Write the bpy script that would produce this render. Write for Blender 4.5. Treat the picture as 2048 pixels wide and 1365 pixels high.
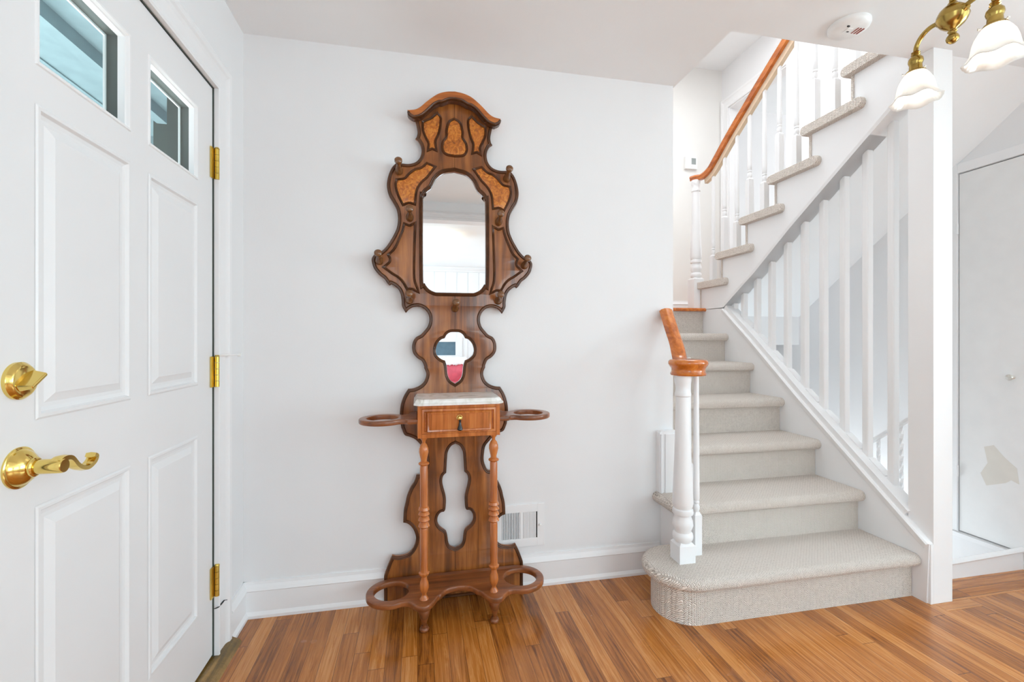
import bpy, math, random
from mathutils import Vector, Matrix
R = math.radians
random.seed(4)
for o in list(bpy.data.objects): bpy.data.objects.remove(o)
sc = bpy.context.scene
COL = sc.collection

# ------------------------------------------------------------------ camera
cam_d = bpy.data.cameras.new('camera'); cam = bpy.data.objects.new('camera', cam_d); COL.objects.link(cam)
cam.location = (0, 0, 1.165); cam.rotation_euler = (R(90), 0, R(-11.67))
cam_d.sensor_width = 36; cam_d.lens = 915.0 / 2048 * 36; cam_d.shift_y = -5.5 / 2048
cam_d.clip_start = 0.02
sc.camera = cam
# ------------------------------------------------------------------ colour management
sc.view_settings.view_transform = 'Standard'; sc.view_settings.look = 'None'
sc.view_settings.gamma = 1; sc.view_settings.use_curve_mapping = False
sc.view_settings.exposure = 0.06
sc.cycles.use_denoising = True
sc.cycles.max_bounces = 12; sc.cycles.diffuse_bounces = 8
sc.cycles.sample_clamp_indirect = 4
# ------------------------------------------------------------------ world
w = bpy.data.worlds.new('world'); sc.world = w; w.use_nodes = True
wn = w.node_tree.nodes; bg = wn['Background']
sky = wn.new('ShaderNodeTexSky'); sky.sky_type = 'HOSEK_WILKIE'; sky.turbidity = 6; sky.sun_direction = (-.3, -.5, .8)
w.node_tree.links.new(sky.outputs[0], bg.inputs[0]); bg.inputs[1].default_value = 1.6

def area(name, loc, rot, sx, sy, power, color=(1, 1, 1), spread=180):
    d = bpy.data.lights.new(name, 'AREA'); d.shape = 'RECTANGLE'; d.size = sx; d.size_y = sy
    d.energy = power; d.color = color; d.spread = R(spread)
    o = bpy.data.objects.new(name, d); o.location = loc; o.rotation_euler = rot; COL.objects.link(o); return o
def point(name, loc, power, color=(1, .9, .78), r=.03):
    d = bpy.data.lights.new(name, 'POINT'); d.energy = power; d.color = color; d.shadow_soft_size = r
    o = bpy.data.objects.new(name, d); o.location = loc; COL.objects.link(o); return o
# area lights added to brighten the rooms, standing in for daylight at unseen windows
DAY = (.72, .915, 1)
area('living_right_fill', (4.46, -2.3, 1.45), (0, R(98), 0), 1.5, 2.6, 50, DAY)
area('dining_right_fill', (4.46, .45, 1.45), (0, R(130), 0), 1.55, 1.65, 118, DAY)
area('living_far_fill', (2.75, -4.11, 1.45), (R(-90 - 180), 0, 0), 2.2, 1.5, 62, DAY)
area('living_left_fill', (-.68, -2.4, 1.45), (0, R(-96), 0), 1.5, 2.2, 52, DAY)
area('daylight_bedroom', (5.9, 3.3, 2.75), (0, R(90), 0), 1.7, 2.2, 45, (.93, .97, 1))
area('upper_hall_fill', (2.0, 2.6, 3.80), (0, 0, 0), 1.2, 1.3, 29, (.92, .97, 1))  # unseen downlight added to brighten landing and stringers; no skylight here
point('basement_fill', (2.62, 2.7, -.1), 19, (.88, .96, 1), .15)  # unseen point light added to brighten the space under the stairs
area('porch_fill', (-3.2, 1.6, 1.2), (0, R(-90), 0), 2.0, 4.0, 110, (.9, .96, 1))  # area light added to brighten the porch from its open side
area('porch_uplight_fill', (-1.9, 1.6, -.1), (R(180), 0, 0), 2.0, 4.0, 170, (.92, .97, 1))  # upward light added to lift the soffit, standing in for ground bounce
# ------------------------------------------------------------------ node helpers
def mat(name):
    m = bpy.data.materials.new(name); m.use_nodes = True
    nt = m.node_tree; b = nt.nodes['Principled BSDF']
    return m, nt, b
def N(nt, t, **kw):
    n = nt.nodes.new(t)
    for k, v in kw.items():
        if k == 'i':
            for a, c in v.items(): n.inputs[a].default_value = c
        else: setattr(n, k, v)
    return n
def L(nt, a, b): nt.links.new(a, b)
def mth(nt, op, a, b=None, c=None):
    n = nt.nodes.new('ShaderNodeMath'); n.operation = op
    for k, v in enumerate((a, b, c)):
        if v is None: continue
        if isinstance(v, (int, float)): n.inputs[k].default_value = v
        else: nt.links.new(v, n.inputs[k])
    return n.outputs[0]
def comb(nt, x, y, z=0.0):
    n = nt.nodes.new('ShaderNodeCombineXYZ')
    for k, v in enumerate((x, y, z)):
        if isinstance(v, (int, float)): n.inputs[k].default_value = v
        else: nt.links.new(v, n.inputs[k])
    return n.outputs[0]
def ramp(nt, fac, stops):
    n = nt.nodes.new('ShaderNodeValToRGB'); e = n.color_ramp.elements
    while len(e) < len(stops): e.new(.5)
    for k, (p, c) in enumerate(stops): e[k].position = p; e[k].color = (*c, 1)
    nt.links.new(fac, n.inputs[0]); return n.outputs[0]
def srgb(r, g, b):
    f = lambda v: (v / 255 / 12.92) if v / 255 <= .04045 else ((v / 255 + .055) / 1.055) ** 2.4
    return (f(r), f(g), f(b))
def bump(nt, h, bs, st=.3, dist=.001):
    n = N(nt, 'ShaderNodeBump', i={'Strength': st, 'Distance': dist}); L(nt, h, n.inputs['Height']); L(nt, n.outputs[0], bs.inputs['Normal'])

def paint(name, col, rough=.6, scale=60, st=.12):
    m, nt, b = mat(name); b.inputs['Roughness'].default_value = rough
    tc = N(nt, 'ShaderNodeTexCoord'); n1 = N(nt, 'ShaderNodeTexNoise', i={'Scale': 3.0, 'Detail': 3.0}); L(nt, tc.outputs['Object'], n1.inputs['Vector'])
    c = ramp(nt, n1.outputs[0], [(.3, tuple(v * .985 for v in col)), (.7, tuple(min(1, v * 1.01) for v in col))]); L(nt, c, b.inputs['Base Color'])
    n2 = N(nt, 'ShaderNodeTexNoise', i={'Scale': float(scale), 'Detail': 4.0}); L(nt, tc.outputs['Object'], n2.inputs['Vector'])
    bump(nt, n2.outputs[0], b, st, .002); return m
WALL = paint('wall_paint', (.80, .80, .805), .7, 120, .10)
CEIL = paint('ceiling_paint', (.86, .875, .885), .85, 90, .12)
TRIM = paint('trim_paint', (.84, .84, .845), .35, 25, .10)
WARM = paint('landing_wall_paint', (.80, .79, .765), .7, 120, .10)
DOORP = paint('door_paint', (.80, .80, .805), .4, 30, .08)

def plain(name, col, rough=.5, metal=0, **kw):
    m, nt, b = mat(name); b.inputs['Base Color'].default_value = (*col, 1)
    b.inputs['Roughness'].default_value = rough; b.inputs['Metallic'].default_value = metal
    tc = N(nt, 'ShaderNodeTexCoord'); n1 = N(nt, 'ShaderNodeTexNoise', i={'Scale': kw.pop('ns', 12.0), 'Detail': 3.0}); L(nt, tc.outputs['Object'], n1.inputs['Vector'])
    v = kw.pop('var', .08)
    c = ramp(nt, n1.outputs[0], [(.3, tuple(q * (1 - v) for q in col)), (.7, tuple(min(1, q * (1 + v)) for q in col))]); L(nt, c, b.inputs['Base Color'])
    for k, q in kw.items(): b.inputs[k.replace('_', ' ')].default_value = q
    return m
BRASS = plain('polished_brass', (.80, .60, .18), .12, 1)
ABRASS = plain('antique_brass', (.40, .27, .075), .22, 1, var=.25, ns=30.0)
HBRASS = plain('hinge_brass', (.72, .52, .12), .28, 1, var=.2)
BLACK = plain('black_gloss', (.01, .01, .012), .2)
DARK = plain('dark_gap', (.02, .02, .02), .8)
EDGE = plain('ebonised_walnut_moulding', srgb(84, 50, 28), .22, var=.35, ns=18.0)
WPLAST = plain('white_plastic', (.82, .82, .81), .35)
LCD = plain('lcd_grey', (.30, .33, .32), .3)
SILVER = plain('satin_nickel', (.75, .73, .68), .25, 1)
PORCH = plain('porch_boards_grey_blue', srgb(128, 148, 152), .6)
PORCHD = plain('porch_dark_frame', srgb(62, 70, 64), .5)
RED = plain('red_upholstery', srgb(214, 104, 118), .8, var=.12)
FUR = plain('white_fur', (.86, .85, .84), .95)
BLUEG = plain('slate_blue_panel', srgb(92, 116, 130), .35)

def mirror_mat():
    m, nt, b = mat('mirror_glass'); b.inputs['Base Color'].default_value = (.80, .81, .81, 1)
    b.inputs['Metallic'].default_value = 1; b.inputs['Roughness'].default_value = .0; return m
MIRROR = mirror_mat()
def glass_mat():
    m, nt, b = mat('window_glass'); out = nt.nodes['Material Output']; nt.nodes.remove(b)
    t = N(nt, 'ShaderNodeBsdfTransparent', i={'Color': (.93, .97, .965, 1)}); g = N(nt, 'ShaderNodeBsdfGlossy', i={'Roughness': .02})
    f = N(nt, 'ShaderNodeFresnel', i={'IOR': 1.45}); x = N(nt, 'ShaderNodeMixShader')
    ge = N(nt, 'ShaderNodeNewGeometry'); L(nt, mth(nt, 'MULTIPLY', f.outputs[0], mth(nt, 'SUBTRACT', 1.0, ge.outputs['Backfacing'])), x.inputs[0]); L(nt, t.outputs[0], x.inputs[1]); L(nt, g.outputs[0], x.inputs[2]); L(nt, x.outputs[0], out.inputs[0]); return m
GLASS = glass_mat()
def shade_mat():
    m, nt, b = mat('frosted_shade_glass'); out = nt.nodes['Material Output']; nt.nodes.remove(b)
    t = N(nt, 'ShaderNodeBsdfTranslucent', i={'Color': (.95, .93, .90, 1)}); d = N(nt, 'ShaderNodeBsdfDiffuse', i={'Color': (.92, .90, .88, 1)})
    g = N(nt, 'ShaderNodeBsdfGlossy', i={'Roughness': .15}); x = N(nt, 'ShaderNodeMixShader', i={0: .35}); y = N(nt, 'ShaderNodeMixShader', i={0: .07})
    L(nt, t.outputs[0], x.inputs[1]); L(nt, d.outputs[0], x.inputs[2]); L(nt, x.outputs[0], y.inputs[1]); L(nt, g.outputs[0], y.inputs[2]); L(nt, y.outputs[0], out.inputs[0]); return m
SHADE = shade_mat()
def emit(name, col, s):
    m, nt, b = mat(name); b.inputs['Base Color'].default_value = (*col, 1)
    b.inputs['Emission Color'].default_value = (*col, 1); b.inputs['Emission Strength'].default_value = s; return m
BULB = emit('lit_bulb', (1, .93, .82), 12)
DRUM = emit('lit_drum_shade', (1, .95, .86), .88)

def wood(name, cols, axis='Z', rough=.3, gs=1.0, coat=.3, mott=0.0, knots=None):
    m, nt, b = mat(name); tc = N(nt, 'ShaderNodeTexCoord'); sp = N(nt, 'ShaderNodeSeparateXYZ'); L(nt, tc.outputs['Object'], sp.inputs[0])
    k = {'X': (2.2, 38, 38), 'Y': (38, 2.2, 38), 'Z': (38, 38, 2.2)}[axis]
    v = comb(nt, *[mth(nt, 'MULTIPLY', sp.outputs[i], k[i] * gs) for i in range(3)])
    n1 = N(nt, 'ShaderNodeTexNoise', i={'Scale': 1.0, 'Detail': 6.0, 'Roughness': .62, 'Distortion': .6}); L(nt, v, n1.inputs['Vector'])
    n2 = N(nt, 'ShaderNodeTexNoise', i={'Scale': 5.0, 'Detail': 3.0}); L(nt, tc.outputs['Object'], n2.inputs['Vector'])
    f = mth(nt, 'ADD', mth(nt, 'MULTIPLY', n1.outputs[0], .65), mth(nt, 'MULTIPLY', n2.outputs[0], .35))
    if mott:
        n3 = N(nt, 'ShaderNodeTexNoise', i={'Scale': 42.0, 'Detail': 5.0, 'Roughness': .7, 'Distortion': 1.5}); L(nt, tc.outputs['Object'], n3.inputs['Vector'])
        f = mth(nt, 'ADD', mth(nt, 'MULTIPLY', f, 1 - mott), mth(nt, 'MULTIPLY', n3.outputs[0], mott))
    c = ramp(nt, f, [(.34, cols[0]), (.5, cols[1]), (.66, cols[2])]); L(nt, c, b.inputs['Base Color'])
    b.inputs['Roughness'].default_value = rough; b.inputs['Coat Weight'].default_value = coat; b.inputs['Coat Roughness'].default_value = .12
    bump(nt, n1.outputs[0], b, .12, .001); return m
WALNUT = wood('walnut', [srgb(76, 40, 14), srgb(134, 76, 29), srgb(175, 109, 50)])
WALNUTX = wood('walnut_shelf', [srgb(84, 46, 22), srgb(132, 74, 36), srgb(164, 98, 52)], 'X')
CHERRY = wood('turned_cherry', [srgb(140, 72, 26), srgb(188, 108, 50), srgb(214, 140, 76)], rough=.22)
CROWN = wood('crown_wood', [srgb(150, 78, 26), srgb(186, 104, 40), srgb(206, 124, 54)], 'X')
BURL = wood('burl_veneer', [srgb(112, 54, 8), srgb(190, 106, 22), srgb(222, 146, 48)], mott=.75, rough=.25)
RAIL = wood('stained_rail_wood', [srgb(150, 72, 18), srgb(198, 108, 36), srgb(222, 136, 56)], 'Y', rough=.18, coat=.6)
FILLET = plain('unstained_rail_fillet', srgb(222, 200, 172), .5)
THRES = wood('worn_threshold', [srgb(40, 36, 14), srgb(120, 92, 40), srgb(176, 136, 76)], 'Y', rough=.4, mott=.2)

def marble():
    m, nt, b = mat('white_marble'); tc = N(nt, 'ShaderNodeTexCoord')
    n = N(nt, 'ShaderNodeTexNoise', i={'Scale': 9.0, 'Detail': 7.0, 'Distortion': 2.2}); L(nt, tc.outputs['Object'], n.inputs['Vector'])
    c = ramp(nt, n.outputs[0], [(.30, srgb(186, 182, 172)), (.42, srgb(224, 221, 212)), (.55, srgb(242, 240, 236))]); L(nt, c, b.inputs['Base Color'])
    b.inputs['Roughness'].default_value = .2; return m
MARBLE = marble()

def plank_mat(name, across, along):
    """strip-oak floor; 'across' and 'along' are object axes 0/1"""
    m, nt, b = mat(name); tc = N(nt, 'ShaderNodeTexCoord'); sp = N(nt, 'ShaderNodeSeparateXYZ'); L(nt, tc.outputs['Object'], sp.inputs[0])
    u = mth(nt, 'DIVIDE', sp.outputs[across], .0572); row = mth(nt, 'FLOOR', u); fu = mth(nt, 'FRACT', u)
    wr = N(nt, 'ShaderNodeTexWhiteNoise', noise_dimensions='1D'); L(nt, row, wr.inputs['W'])
    v = mth(nt, 'ADD', mth(nt, 'DIVIDE', sp.outputs[along], .95), mth(nt, 'MULTIPLY', wr.outputs['Value'], 7.3))
    seg = mth(nt, 'FLOOR', v); fv = mth(nt, 'FRACT', v)
    wid = N(nt, 'ShaderNodeTexWhiteNoise', noise_dimensions='2D'); L(nt, comb(nt, row, seg), wid.inputs['Vector'])
    rnd = wid.outputs['Value']
    gx = mth(nt, 'ADD', mth(nt, 'MULTIPLY', sp.outputs[across], 85), mth(nt, 'MULTIPLY', rnd, 91)); gy = mth(nt, 'ADD', mth(nt, 'MULTIPLY', sp.outputs[along], 3.2), mth(nt, 'MULTIPLY', rnd, 37))
    g = N(nt, 'ShaderNodeTexNoise', i={'Scale': 1.0, 'Detail': 8.0, 'Roughness': .72, 'Distortion': 1.0}); L(nt, comb(nt, gx, gy), g.inputs['Vector'])
    f = mth(nt, 'ADD', mth(nt, 'MULTIPLY', g.outputs[0], .80), mth(nt, 'MULTIPLY', rnd, .20))
    c = ramp(nt, f, [(.30, srgb(96, 50, 12)), (.42, srgb(154, 90, 30)), (.54, srgb(184, 114, 46)), (.68, srgb(210, 146, 82))])
    kn = N(nt, 'ShaderNodeTexNoise', i={'Scale': 1.0, 'Detail': 2.0}); L(nt, comb(nt, mth(nt, 'MULTIPLY', gx, .6), mth(nt, 'MULTIPLY', gy, 2.6)), kn.inputs['Vector'])
    kd = ramp(nt, kn.outputs[0], [(.72, (1, 1, 1)), (.84, (.40, .28, .20))])
    mx = N(nt, 'ShaderNodeMix', data_type='RGBA', blend_type='MULTIPLY', i={0: 1.0}); L(nt, c, mx.inputs[6]); L(nt, kd, mx.inputs[7])
    gap = mth(nt, 'MAXIMUM', mth(nt, 'LESS_THAN', fu, .030), mth(nt, 'LESS_THAN', fv, .0022))
    m2 = N(nt, 'ShaderNodeMix', data_type='RGBA', i={7: (*srgb(70, 34, 12), 1)}); L(nt, mth(nt, 'MULTIPLY', gap, .8), m2.inputs[0]); L(nt, mx.outputs[2], m2.inputs[6])
    L(nt, m2.outputs[2], b.inputs['Base Color'])
    big = N(nt, 'ShaderNodeTexNoise', i={'Scale': 3.0, 'Detail': 3.0}); L(nt, tc.outputs['Object'], big.inputs['Vector'])
    rr = mth(nt, 'ADD', .21, mth(nt, 'MULTIPLY', big.outputs[0], .10)); L(nt, rr, b.inputs['Roughness'])
    b.inputs['Coat Weight'].default_value = .25; b.inputs['Coat Roughness'].default_value = .15
    bump(nt, mth(nt, 'SUBTRACT', mth(nt, 'MULTIPLY', g.outputs[0], .25), gap), b, .25, .001)
    return m
FLOOR = plank_mat('oak_strip_floor', 0, 1)
FLOORX = plank_mat('oak_border_boards', 1, 0)

def carpet_mat():
    m, nt, b = mat('woven_loop_carpet'); tc = N(nt, 'ShaderNodeTexCoord'); sp = N(nt, 'ShaderNodeSeparateXYZ'); L(nt, tc.outputs['Object'], sp.inputs[0])
    a = mth(nt, 'ADD', sp.outputs[0], mth(nt, 'MULTIPLY', sp.outputs[1], .9)); c = mth(nt, 'ADD', sp.outputs[1], sp.outputs[2])
    A = mth(nt, 'DIVIDE', a, .0150); B = mth(nt, 'DIVIDE', c, .0078)
    wob = N(nt, 'ShaderNodeTexNoise', i={'Scale': 35.0, 'Detail': 2.0}); L(nt, tc.outputs['Object'], wob.inputs['Vector'])
    wv = mth(nt, 'MULTIPLY', mth(nt, 'SUBTRACT', wob.outputs[0], .5), .9)
    tri = mth(nt, 'PINGPONG', mth(nt, 'ADD', A, wv), .5)
    h = mth(nt, 'ABSOLUTE', mth(nt, 'SINE', mth(nt, 'MULTIPLY', mth(nt, 'ADD', mth(nt, 'ADD', B, mth(nt, 'MULTIPLY', tri, 2.6)), wv), math.pi)))
    col2 = mth(nt, 'ABSOLUTE', mth(nt, 'SINE', mth(nt, 'MULTIPLY', A, math.pi * 2)))
    hh = mth(nt, 'MULTIPLY', mth(nt, 'POWER', h, .7), mth(nt, 'ADD', .45, mth(nt, 'MULTIPLY', col2, .55)))
    nz = N(nt, 'ShaderNodeTexNoise', i={'Scale': 110.0, 'Detail': 4.0, 'Roughness': .7}); L(nt, tc.outputs['Object'], nz.inputs['Vector'])
    f = mth(nt, 'ADD', mth(nt, 'MULTIPLY', hh, .62), mth(nt, 'MULTIPLY', nz.outputs[0], .55))
    cc = ramp(nt, f, [(.20, srgb(112, 101, 93)), (.40, srgb(192, 176, 162)), (.66, srgb(255, 245, 235))]); L(nt, cc, b.inputs['Base Color'])
    b.inputs['Roughness'].default_value = .95; b.inputs['Sheen Weight'].default_value = .2
    bump(nt, f, b, .9, .008); return m
CARPET = carpet_mat()

# ------------------------------------------------------------------ mesh helpers
class M:
    def __init__(s): s.v = []; s.f = []
    def add(s, vs, fs):
        n = len(s.v); s.v += [tuple(v) for v in vs]; s.f += [tuple(i + n for i in f) for f in fs]; return s
    def box(s, x0, x1, y0, y1, z0, z1):
        return s.add([(x, y, z) for x in (x0, x1) for y in (y0, y1) for z in (z0, z1)],
                     [(0, 1, 3, 2), (4, 6, 7, 5), (0, 4, 5, 1), (2, 3, 7, 6), (0, 2, 6, 4), (1, 5, 7, 3)])
    def prism(s, poly, axis, a, b):
        """poly: 2D points in the two other axes (in xyz order), extruded on axis from a to b"""
        def p(q, d):
            l = list(q); l.insert(axis, d); return l
        n = len(poly)
        return s.add([p(q, a) for q in poly] + [p(q, b) for q in poly],
                     [tuple(range(n)), tuple(reversed(range(n, 2 * n)))] + [(i, i + n, (i + 1) % n + n, (i + 1) % n) for i in range(n)])
    def lathe(s, prof, c=(0, 0, 0), seg=24, mtx=None, ripple=None):
        """prof: (z, r) list"""
        vs = []
        for z, r in prof:
            for k in range(seg):
                a = 2 * math.pi * k / seg; rr = r * (ripple(a, z) if ripple else 1)
                p = Vector((rr * math.cos(a), rr * math.sin(a), z))
                if mtx: p = mtx @ p
                vs.append((p.x + c[0], p.y + c[1], p.z + c[2]))
        n = len(prof); fs = []
        for i in range(n - 1):
            for k in range(seg):
                k2 = (k + 1) % seg
                fs.append((i * seg + k, i * seg + k2, (i + 1) * seg + k2, (i + 1) * seg + k))
        if prof[0][1] > 1e-5: fs.append(tuple(reversed(range(seg))))
        if prof[-1][1] > 1e-5: fs.append(tuple((n - 1) * seg + k for k in range(seg)))
        return s.add(vs, fs)
    def open_lathe(s, prof, c=(0, 0, 0), seg=24, mtx=None, ripple=None):
        n0 = len(s.f); s.lathe(prof, c, seg, mtx, ripple)
        s.f = s.f[:n0] + [f for f in s.f[n0:] if len(f) == 4]
        return s
    def sweep(s, path, nrm, prof, closed=False, cap=True):
        """prof points (a, b): a in the path's plane to its left, b along nrm; mitred"""
        P = [Vector(p) for p in path]; nrm = Vector(nrm).normalized(); n = len(P); k = len(prof); vs = []
        for i in range(n):
            if closed: t0 = (P[i] - P[i - 1]).normalized(); t1 = (P[(i + 1) % n] - P[i]).normalized()
            else:
                t0 = (P[i] - P[i - 1]).normalized() if i else None; t1 = (P[i + 1] - P[i]).normalized() if i < n - 1 else None
                if t0 is None: t0 = t1
                if t1 is None: t1 = t0
            s0 = nrm.cross(t0).normalized(); s1 = nrm.cross(t1).normalized(); m = s0 + s1
            if m.length < 1e-4: m = s0.copy()
            m.normalize(); q = min(1 / max(m.dot(s0), .3), 2.0)
            for a, b in prof: vs.append(P[i] + m * (a * q) + nrm * b)
        fs = []
        for i in range(n if closed else n - 1):
            j = (i + 1) % n
            for c in range(k):
                d = (c + 1) % k; fs.append((i * k + c, i * k + d, j * k + d, j * k + c))
        if not closed and cap: fs.append(tuple(reversed(range(k)))); fs.append(tuple((n - 1) * k + c for c in range(k)))
        return s.add(vs, fs)
    def tube(s, path, r, seg=12, cap=True):
        P = [Vector(p) for p in path]; n = len(P); rs = r if isinstance(r, (list, tuple)) else [r] * n; vs = []; up = Vector((0, 0, 1))
        pr = None
        for i in range(n):
            t = (P[min(i + 1, n - 1)] - P[max(i - 1, 0)]).normalized()
            if pr is None:
                pr = t.cross(up)
                if pr.length < .1: pr = t.cross(Vector((1, 0, 0)))
            else: pr = pr - t * pr.dot(t)
            pr.normalize(); q = t.cross(pr)
            for k in range(seg):
                a = 2 * math.pi * k / seg; vs.append(P[i] + (pr * math.cos(a) + q * math.sin(a)) * rs[i])
        fs = [(i * seg + k, i * seg + (k + 1) % seg, (i + 1) * seg + (k + 1) % seg, (i + 1) * seg + k) for i in range(n - 1) for k in range(seg)]
        if cap: fs.append(tuple(reversed(range(seg)))); fs.append(tuple((n - 1) * seg + k for k in range(seg)))
        return s.add(vs, fs)

def tag(o, label=None, cat=None, group=None, kind=None):
    if label: o['label'] = label
    if cat: o['category'] = cat
    if group: o['group'] = group
    if kind: o['kind'] = kind
    return o
def obj(name, m, material, parent=None, smooth=False, bevel=0, angle=35):
    me = bpy.data.meshes.new(name)
    me.from_pydata([tuple(v) for v in m.v], [], m.f); me.validate(); me.update()
    import bmesh
    b = bmesh.new(); b.from_mesh(me); bmesh.ops.recalc_face_normals(b, faces=b.faces); b.to_mesh(me); b.free()
    o = bpy.data.objects.new(name, me); COL.objects.link(o); me.materials.append(material)
    if smooth: finish_smooth(me, angle)
    if bevel:
        md = o.modifiers.new('bevel', 'BEVEL'); md.width = bevel; md.segments = 2; md.limit_method = 'ANGLE'; md.angle_limit = R(40)
    if parent: o.parent = parent
    return o
def finish_smooth(me, angle=35):
    for p in me.polygons: p.use_smooth = True
    try: me.set_sharp_from_angle(angle=R(angle))
    except Exception: pass
def empty(name, loc=(0, 0, 0), rz=0):
    o = bpy.data.objects.new(name, None); o.empty_display_size = .1; o.location = loc; o.rotation_euler = (0, 0, rz); COL.objects.link(o); return o
def struct(name, m, material, label=None, parent=None, **kw):
    o = obj(name, m, material, parent, **kw)
    if parent is None: o['kind'] = 'structure'
    if label: o['label'] = label
    return o
def dup(root, loc=None, rz=None):
    r = root.copy(); COL.objects.link(r)
    if loc: r.location = loc
    if rz is not None: r.rotation_euler = (0, 0, rz)
    for ch in [c for c in root.children]:
        c = ch.copy(); COL.objects.link(c); c.parent = r
        for g in [q for q in ch.children]:
            d = g.copy(); COL.objects.link(d); d.parent = c
    return r
def smooth_line(pts, closed=False, sub=5):
    """centripetal-ish Catmull-Rom through pts; a third value 1 marks a sharp corner"""
    P = [Vector((p[0], p[1])) for p in pts]; C = [len(p) > 2 and p[2] == 1 for p in pts]; n = len(P); out = []
    for i in range(n if closed else n - 1):
        j = (i + 1) % n; p1, p2 = P[i], P[j]
        p0 = P[i - 1] if (closed or i > 0) and not C[i] else p1 + (p1 - p2)
        p3 = P[(j + 1) % n] if (closed or j < n - 1) and not C[j] else p2 + (p2 - p1)
        for k in range(sub):
            t = k / sub; t2 = t * t; t3 = t2 * t
            out.append(.5 * ((2 * p1) + (p2 - p0) * t + (2 * p0 - 5 * p1 + 4 * p2 - p3) * t2 + (3 * p1 - p0 - 3 * p2 + p3) * t3))
    if not closed: out.append(P[-1])
    res = [out[0]]
    for q in out[1:]:
        if (q - res[-1]).length > 1e-4: res.append(q)
    if closed and (res[0] - res[-1]).length < 1e-4: res.pop()
    return [(q.x, q.y) for q in res]
def mirror_loop(half):
    """half: (u,z) points on the left (u<0) from top to bottom -> closed loop"""
    r = [(-x, z) for x, z in reversed(half)]
    out = list(half) + r; res = []
    for q in out:
        if not res or (abs(q[0] - res[-1][0]) + abs(q[1] - res[-1][1])) > 2e-4: res.append(q)
    if (abs(res[0][0] - res[-1][0]) + abs(res[0][1] - res[-1][1])) < 2e-4: res.pop()
    return res
def plate(name, loops, thick, bev, material, parent, plane='XZ', pos=0.0, smooth=True, shift=(0, 0)):
    """flat board with holes and eased edges; local XZ (front towards -Y, front face at y=pos) or XY (top at z=pos)"""
    cu = bpy.data.curves.new(name, 'CURVE'); cu.dimensions = '2D'; cu.fill_mode = 'BOTH'
    cu.extrude = max(thick / 2 - bev, 0); cu.bevel_depth = bev; cu.bevel_resolution = 2; cu.offset = -bev
    for lp in loops:
        sp = cu.splines.new('POLY'); sp.points.add(len(lp) - 1); sp.use_cyclic_u = True
        for k, (a, b) in enumerate(lp): sp.points[k].co = (a, b, 0, 1)
    t = bpy.data.objects.new(name, cu); COL.objects.link(t)
    dg = bpy.context.evaluated_depsgraph_get(); me = bpy.data.meshes.new_from_object(t.evaluated_get(dg)); bpy.data.objects.remove(t); bpy.data.curves.remove(cu)
    if plane == 'XZ': mt = Matrix.Translation((shift[0], pos + thick / 2, shift[1])) @ Matrix.Rotation(R(90), 4, 'X')
    else: mt = Matrix.Translation((shift[0], shift[1], pos - thick / 2))
    me.transform(mt); me.name = name; me.materials.clear(); me.materials.append(material)
    import bmesh
    b = bmesh.new(); b.from_mesh(me); bmesh.ops.remove_doubles(b, verts=b.verts, dist=1e-6); bmesh.ops.recalc_face_normals(b, faces=b.faces); b.to_mesh(me); b.free()
    if smooth: finish_smooth(me, 50)
    o = bpy.data.objects.new(name, me); COL.objects.link(o)
    if parent: o.parent = parent
    return o
def circ(r, n=16, a0=0, a1=360): return [(r * math.cos(R(a0 + (a1 - a0) * k / n)), r * math.sin(R(a0 + (a1 - a0) * k / n))) for k in range(n + (0 if abs(a1 - a0) == 360 else 1))]

# ================================================================== SETTING
X0, YB, ZC = -.713, 2.10, 2.44           # left wall, back wall, ceiling
XR, YF = 4.5, -4.15                       # right wall of the room, far wall behind the camera
XS0, XS1, XW = 1.265, 2.19, 2.985         # stair flight left/right, outer stairwell wall
Z2, YL, ZU = 1.40, 4.06, 3.84             # landing height, landing far wall, upper ceiling

fl = M()
fl.box(X0 - .2, XR + .2, YF - .2, 1.59, -.06, 0)
fl.box(X0 - .2, 2.317, 1.59, YB + .1, -.06, 0)
floor = struct('floor', fl, FLOOR, 'narrow oak strip floor with a glossy orange-brown finish')
struct('border_boards', M().box(2.317, XR + .2, 1.59, 1.745, -.06, 0.0005), FLOORX, 'two oak boards laid crosswise at the stairwell edge', floor)
struct('patch_board', M().box(2.215, 2.41, 1.535, 1.587, -.05, 0.0006), FLOORX, None, floor)
struct('floor_lower', M().box(XS0, XW + .4, 1.745, YL + .2, -2.5, -2.44), plain('basement_floor', srgb(150, 145, 138), .8), None)
ce = M()
ce.box(X0 - .2, XS0 + .01, YF - .2, YB + .02, ZC, ZC + .25)
ce.box(XS0 + .01, XR + .2, YF - .2, 1.675, ZC, ZC + .25)
ce.box(XW + .1, XR + .2, 1.6751, 1.9, ZC, ZC + .25)
struct('ceiling', ce, CEIL, 'flat white ceiling with the stairwell opening cut in it')
struct('ceiling_landing', M().box(1.1, XR + 1.7, 1.3, 4.9, ZU, ZU + .1), CEIL)
struct('wall_back', M().box(X0 - .12, XS0, YB, YB + .12, -.06, ZC + .25), WALL, 'white back wall behind the hall stand')
struct('wall_stairwell', M().box(XS0 - .12, XS0, YB + .12, YL + .1, -.06, ZU + .1).box(XS0 - .12, XS0, 1.4, YB + .12, ZC + .25, ZU + .1), WALL)
lw = M()   # left wall with the door opening (Y .925..1.822, z 0..2.06)
DY0, DY1, DZ1 = .93, 1.822, 2.062
lw.box(X0 - .14, X0, DY1, YB + .12, -.06, ZC + .1).box(X0 - .14, X0, DY0, DY1, DZ1, ZC + .1)
lw.box(X0 - .14, X0, -1.3, DY0, -.06, ZC + .1)
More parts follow.
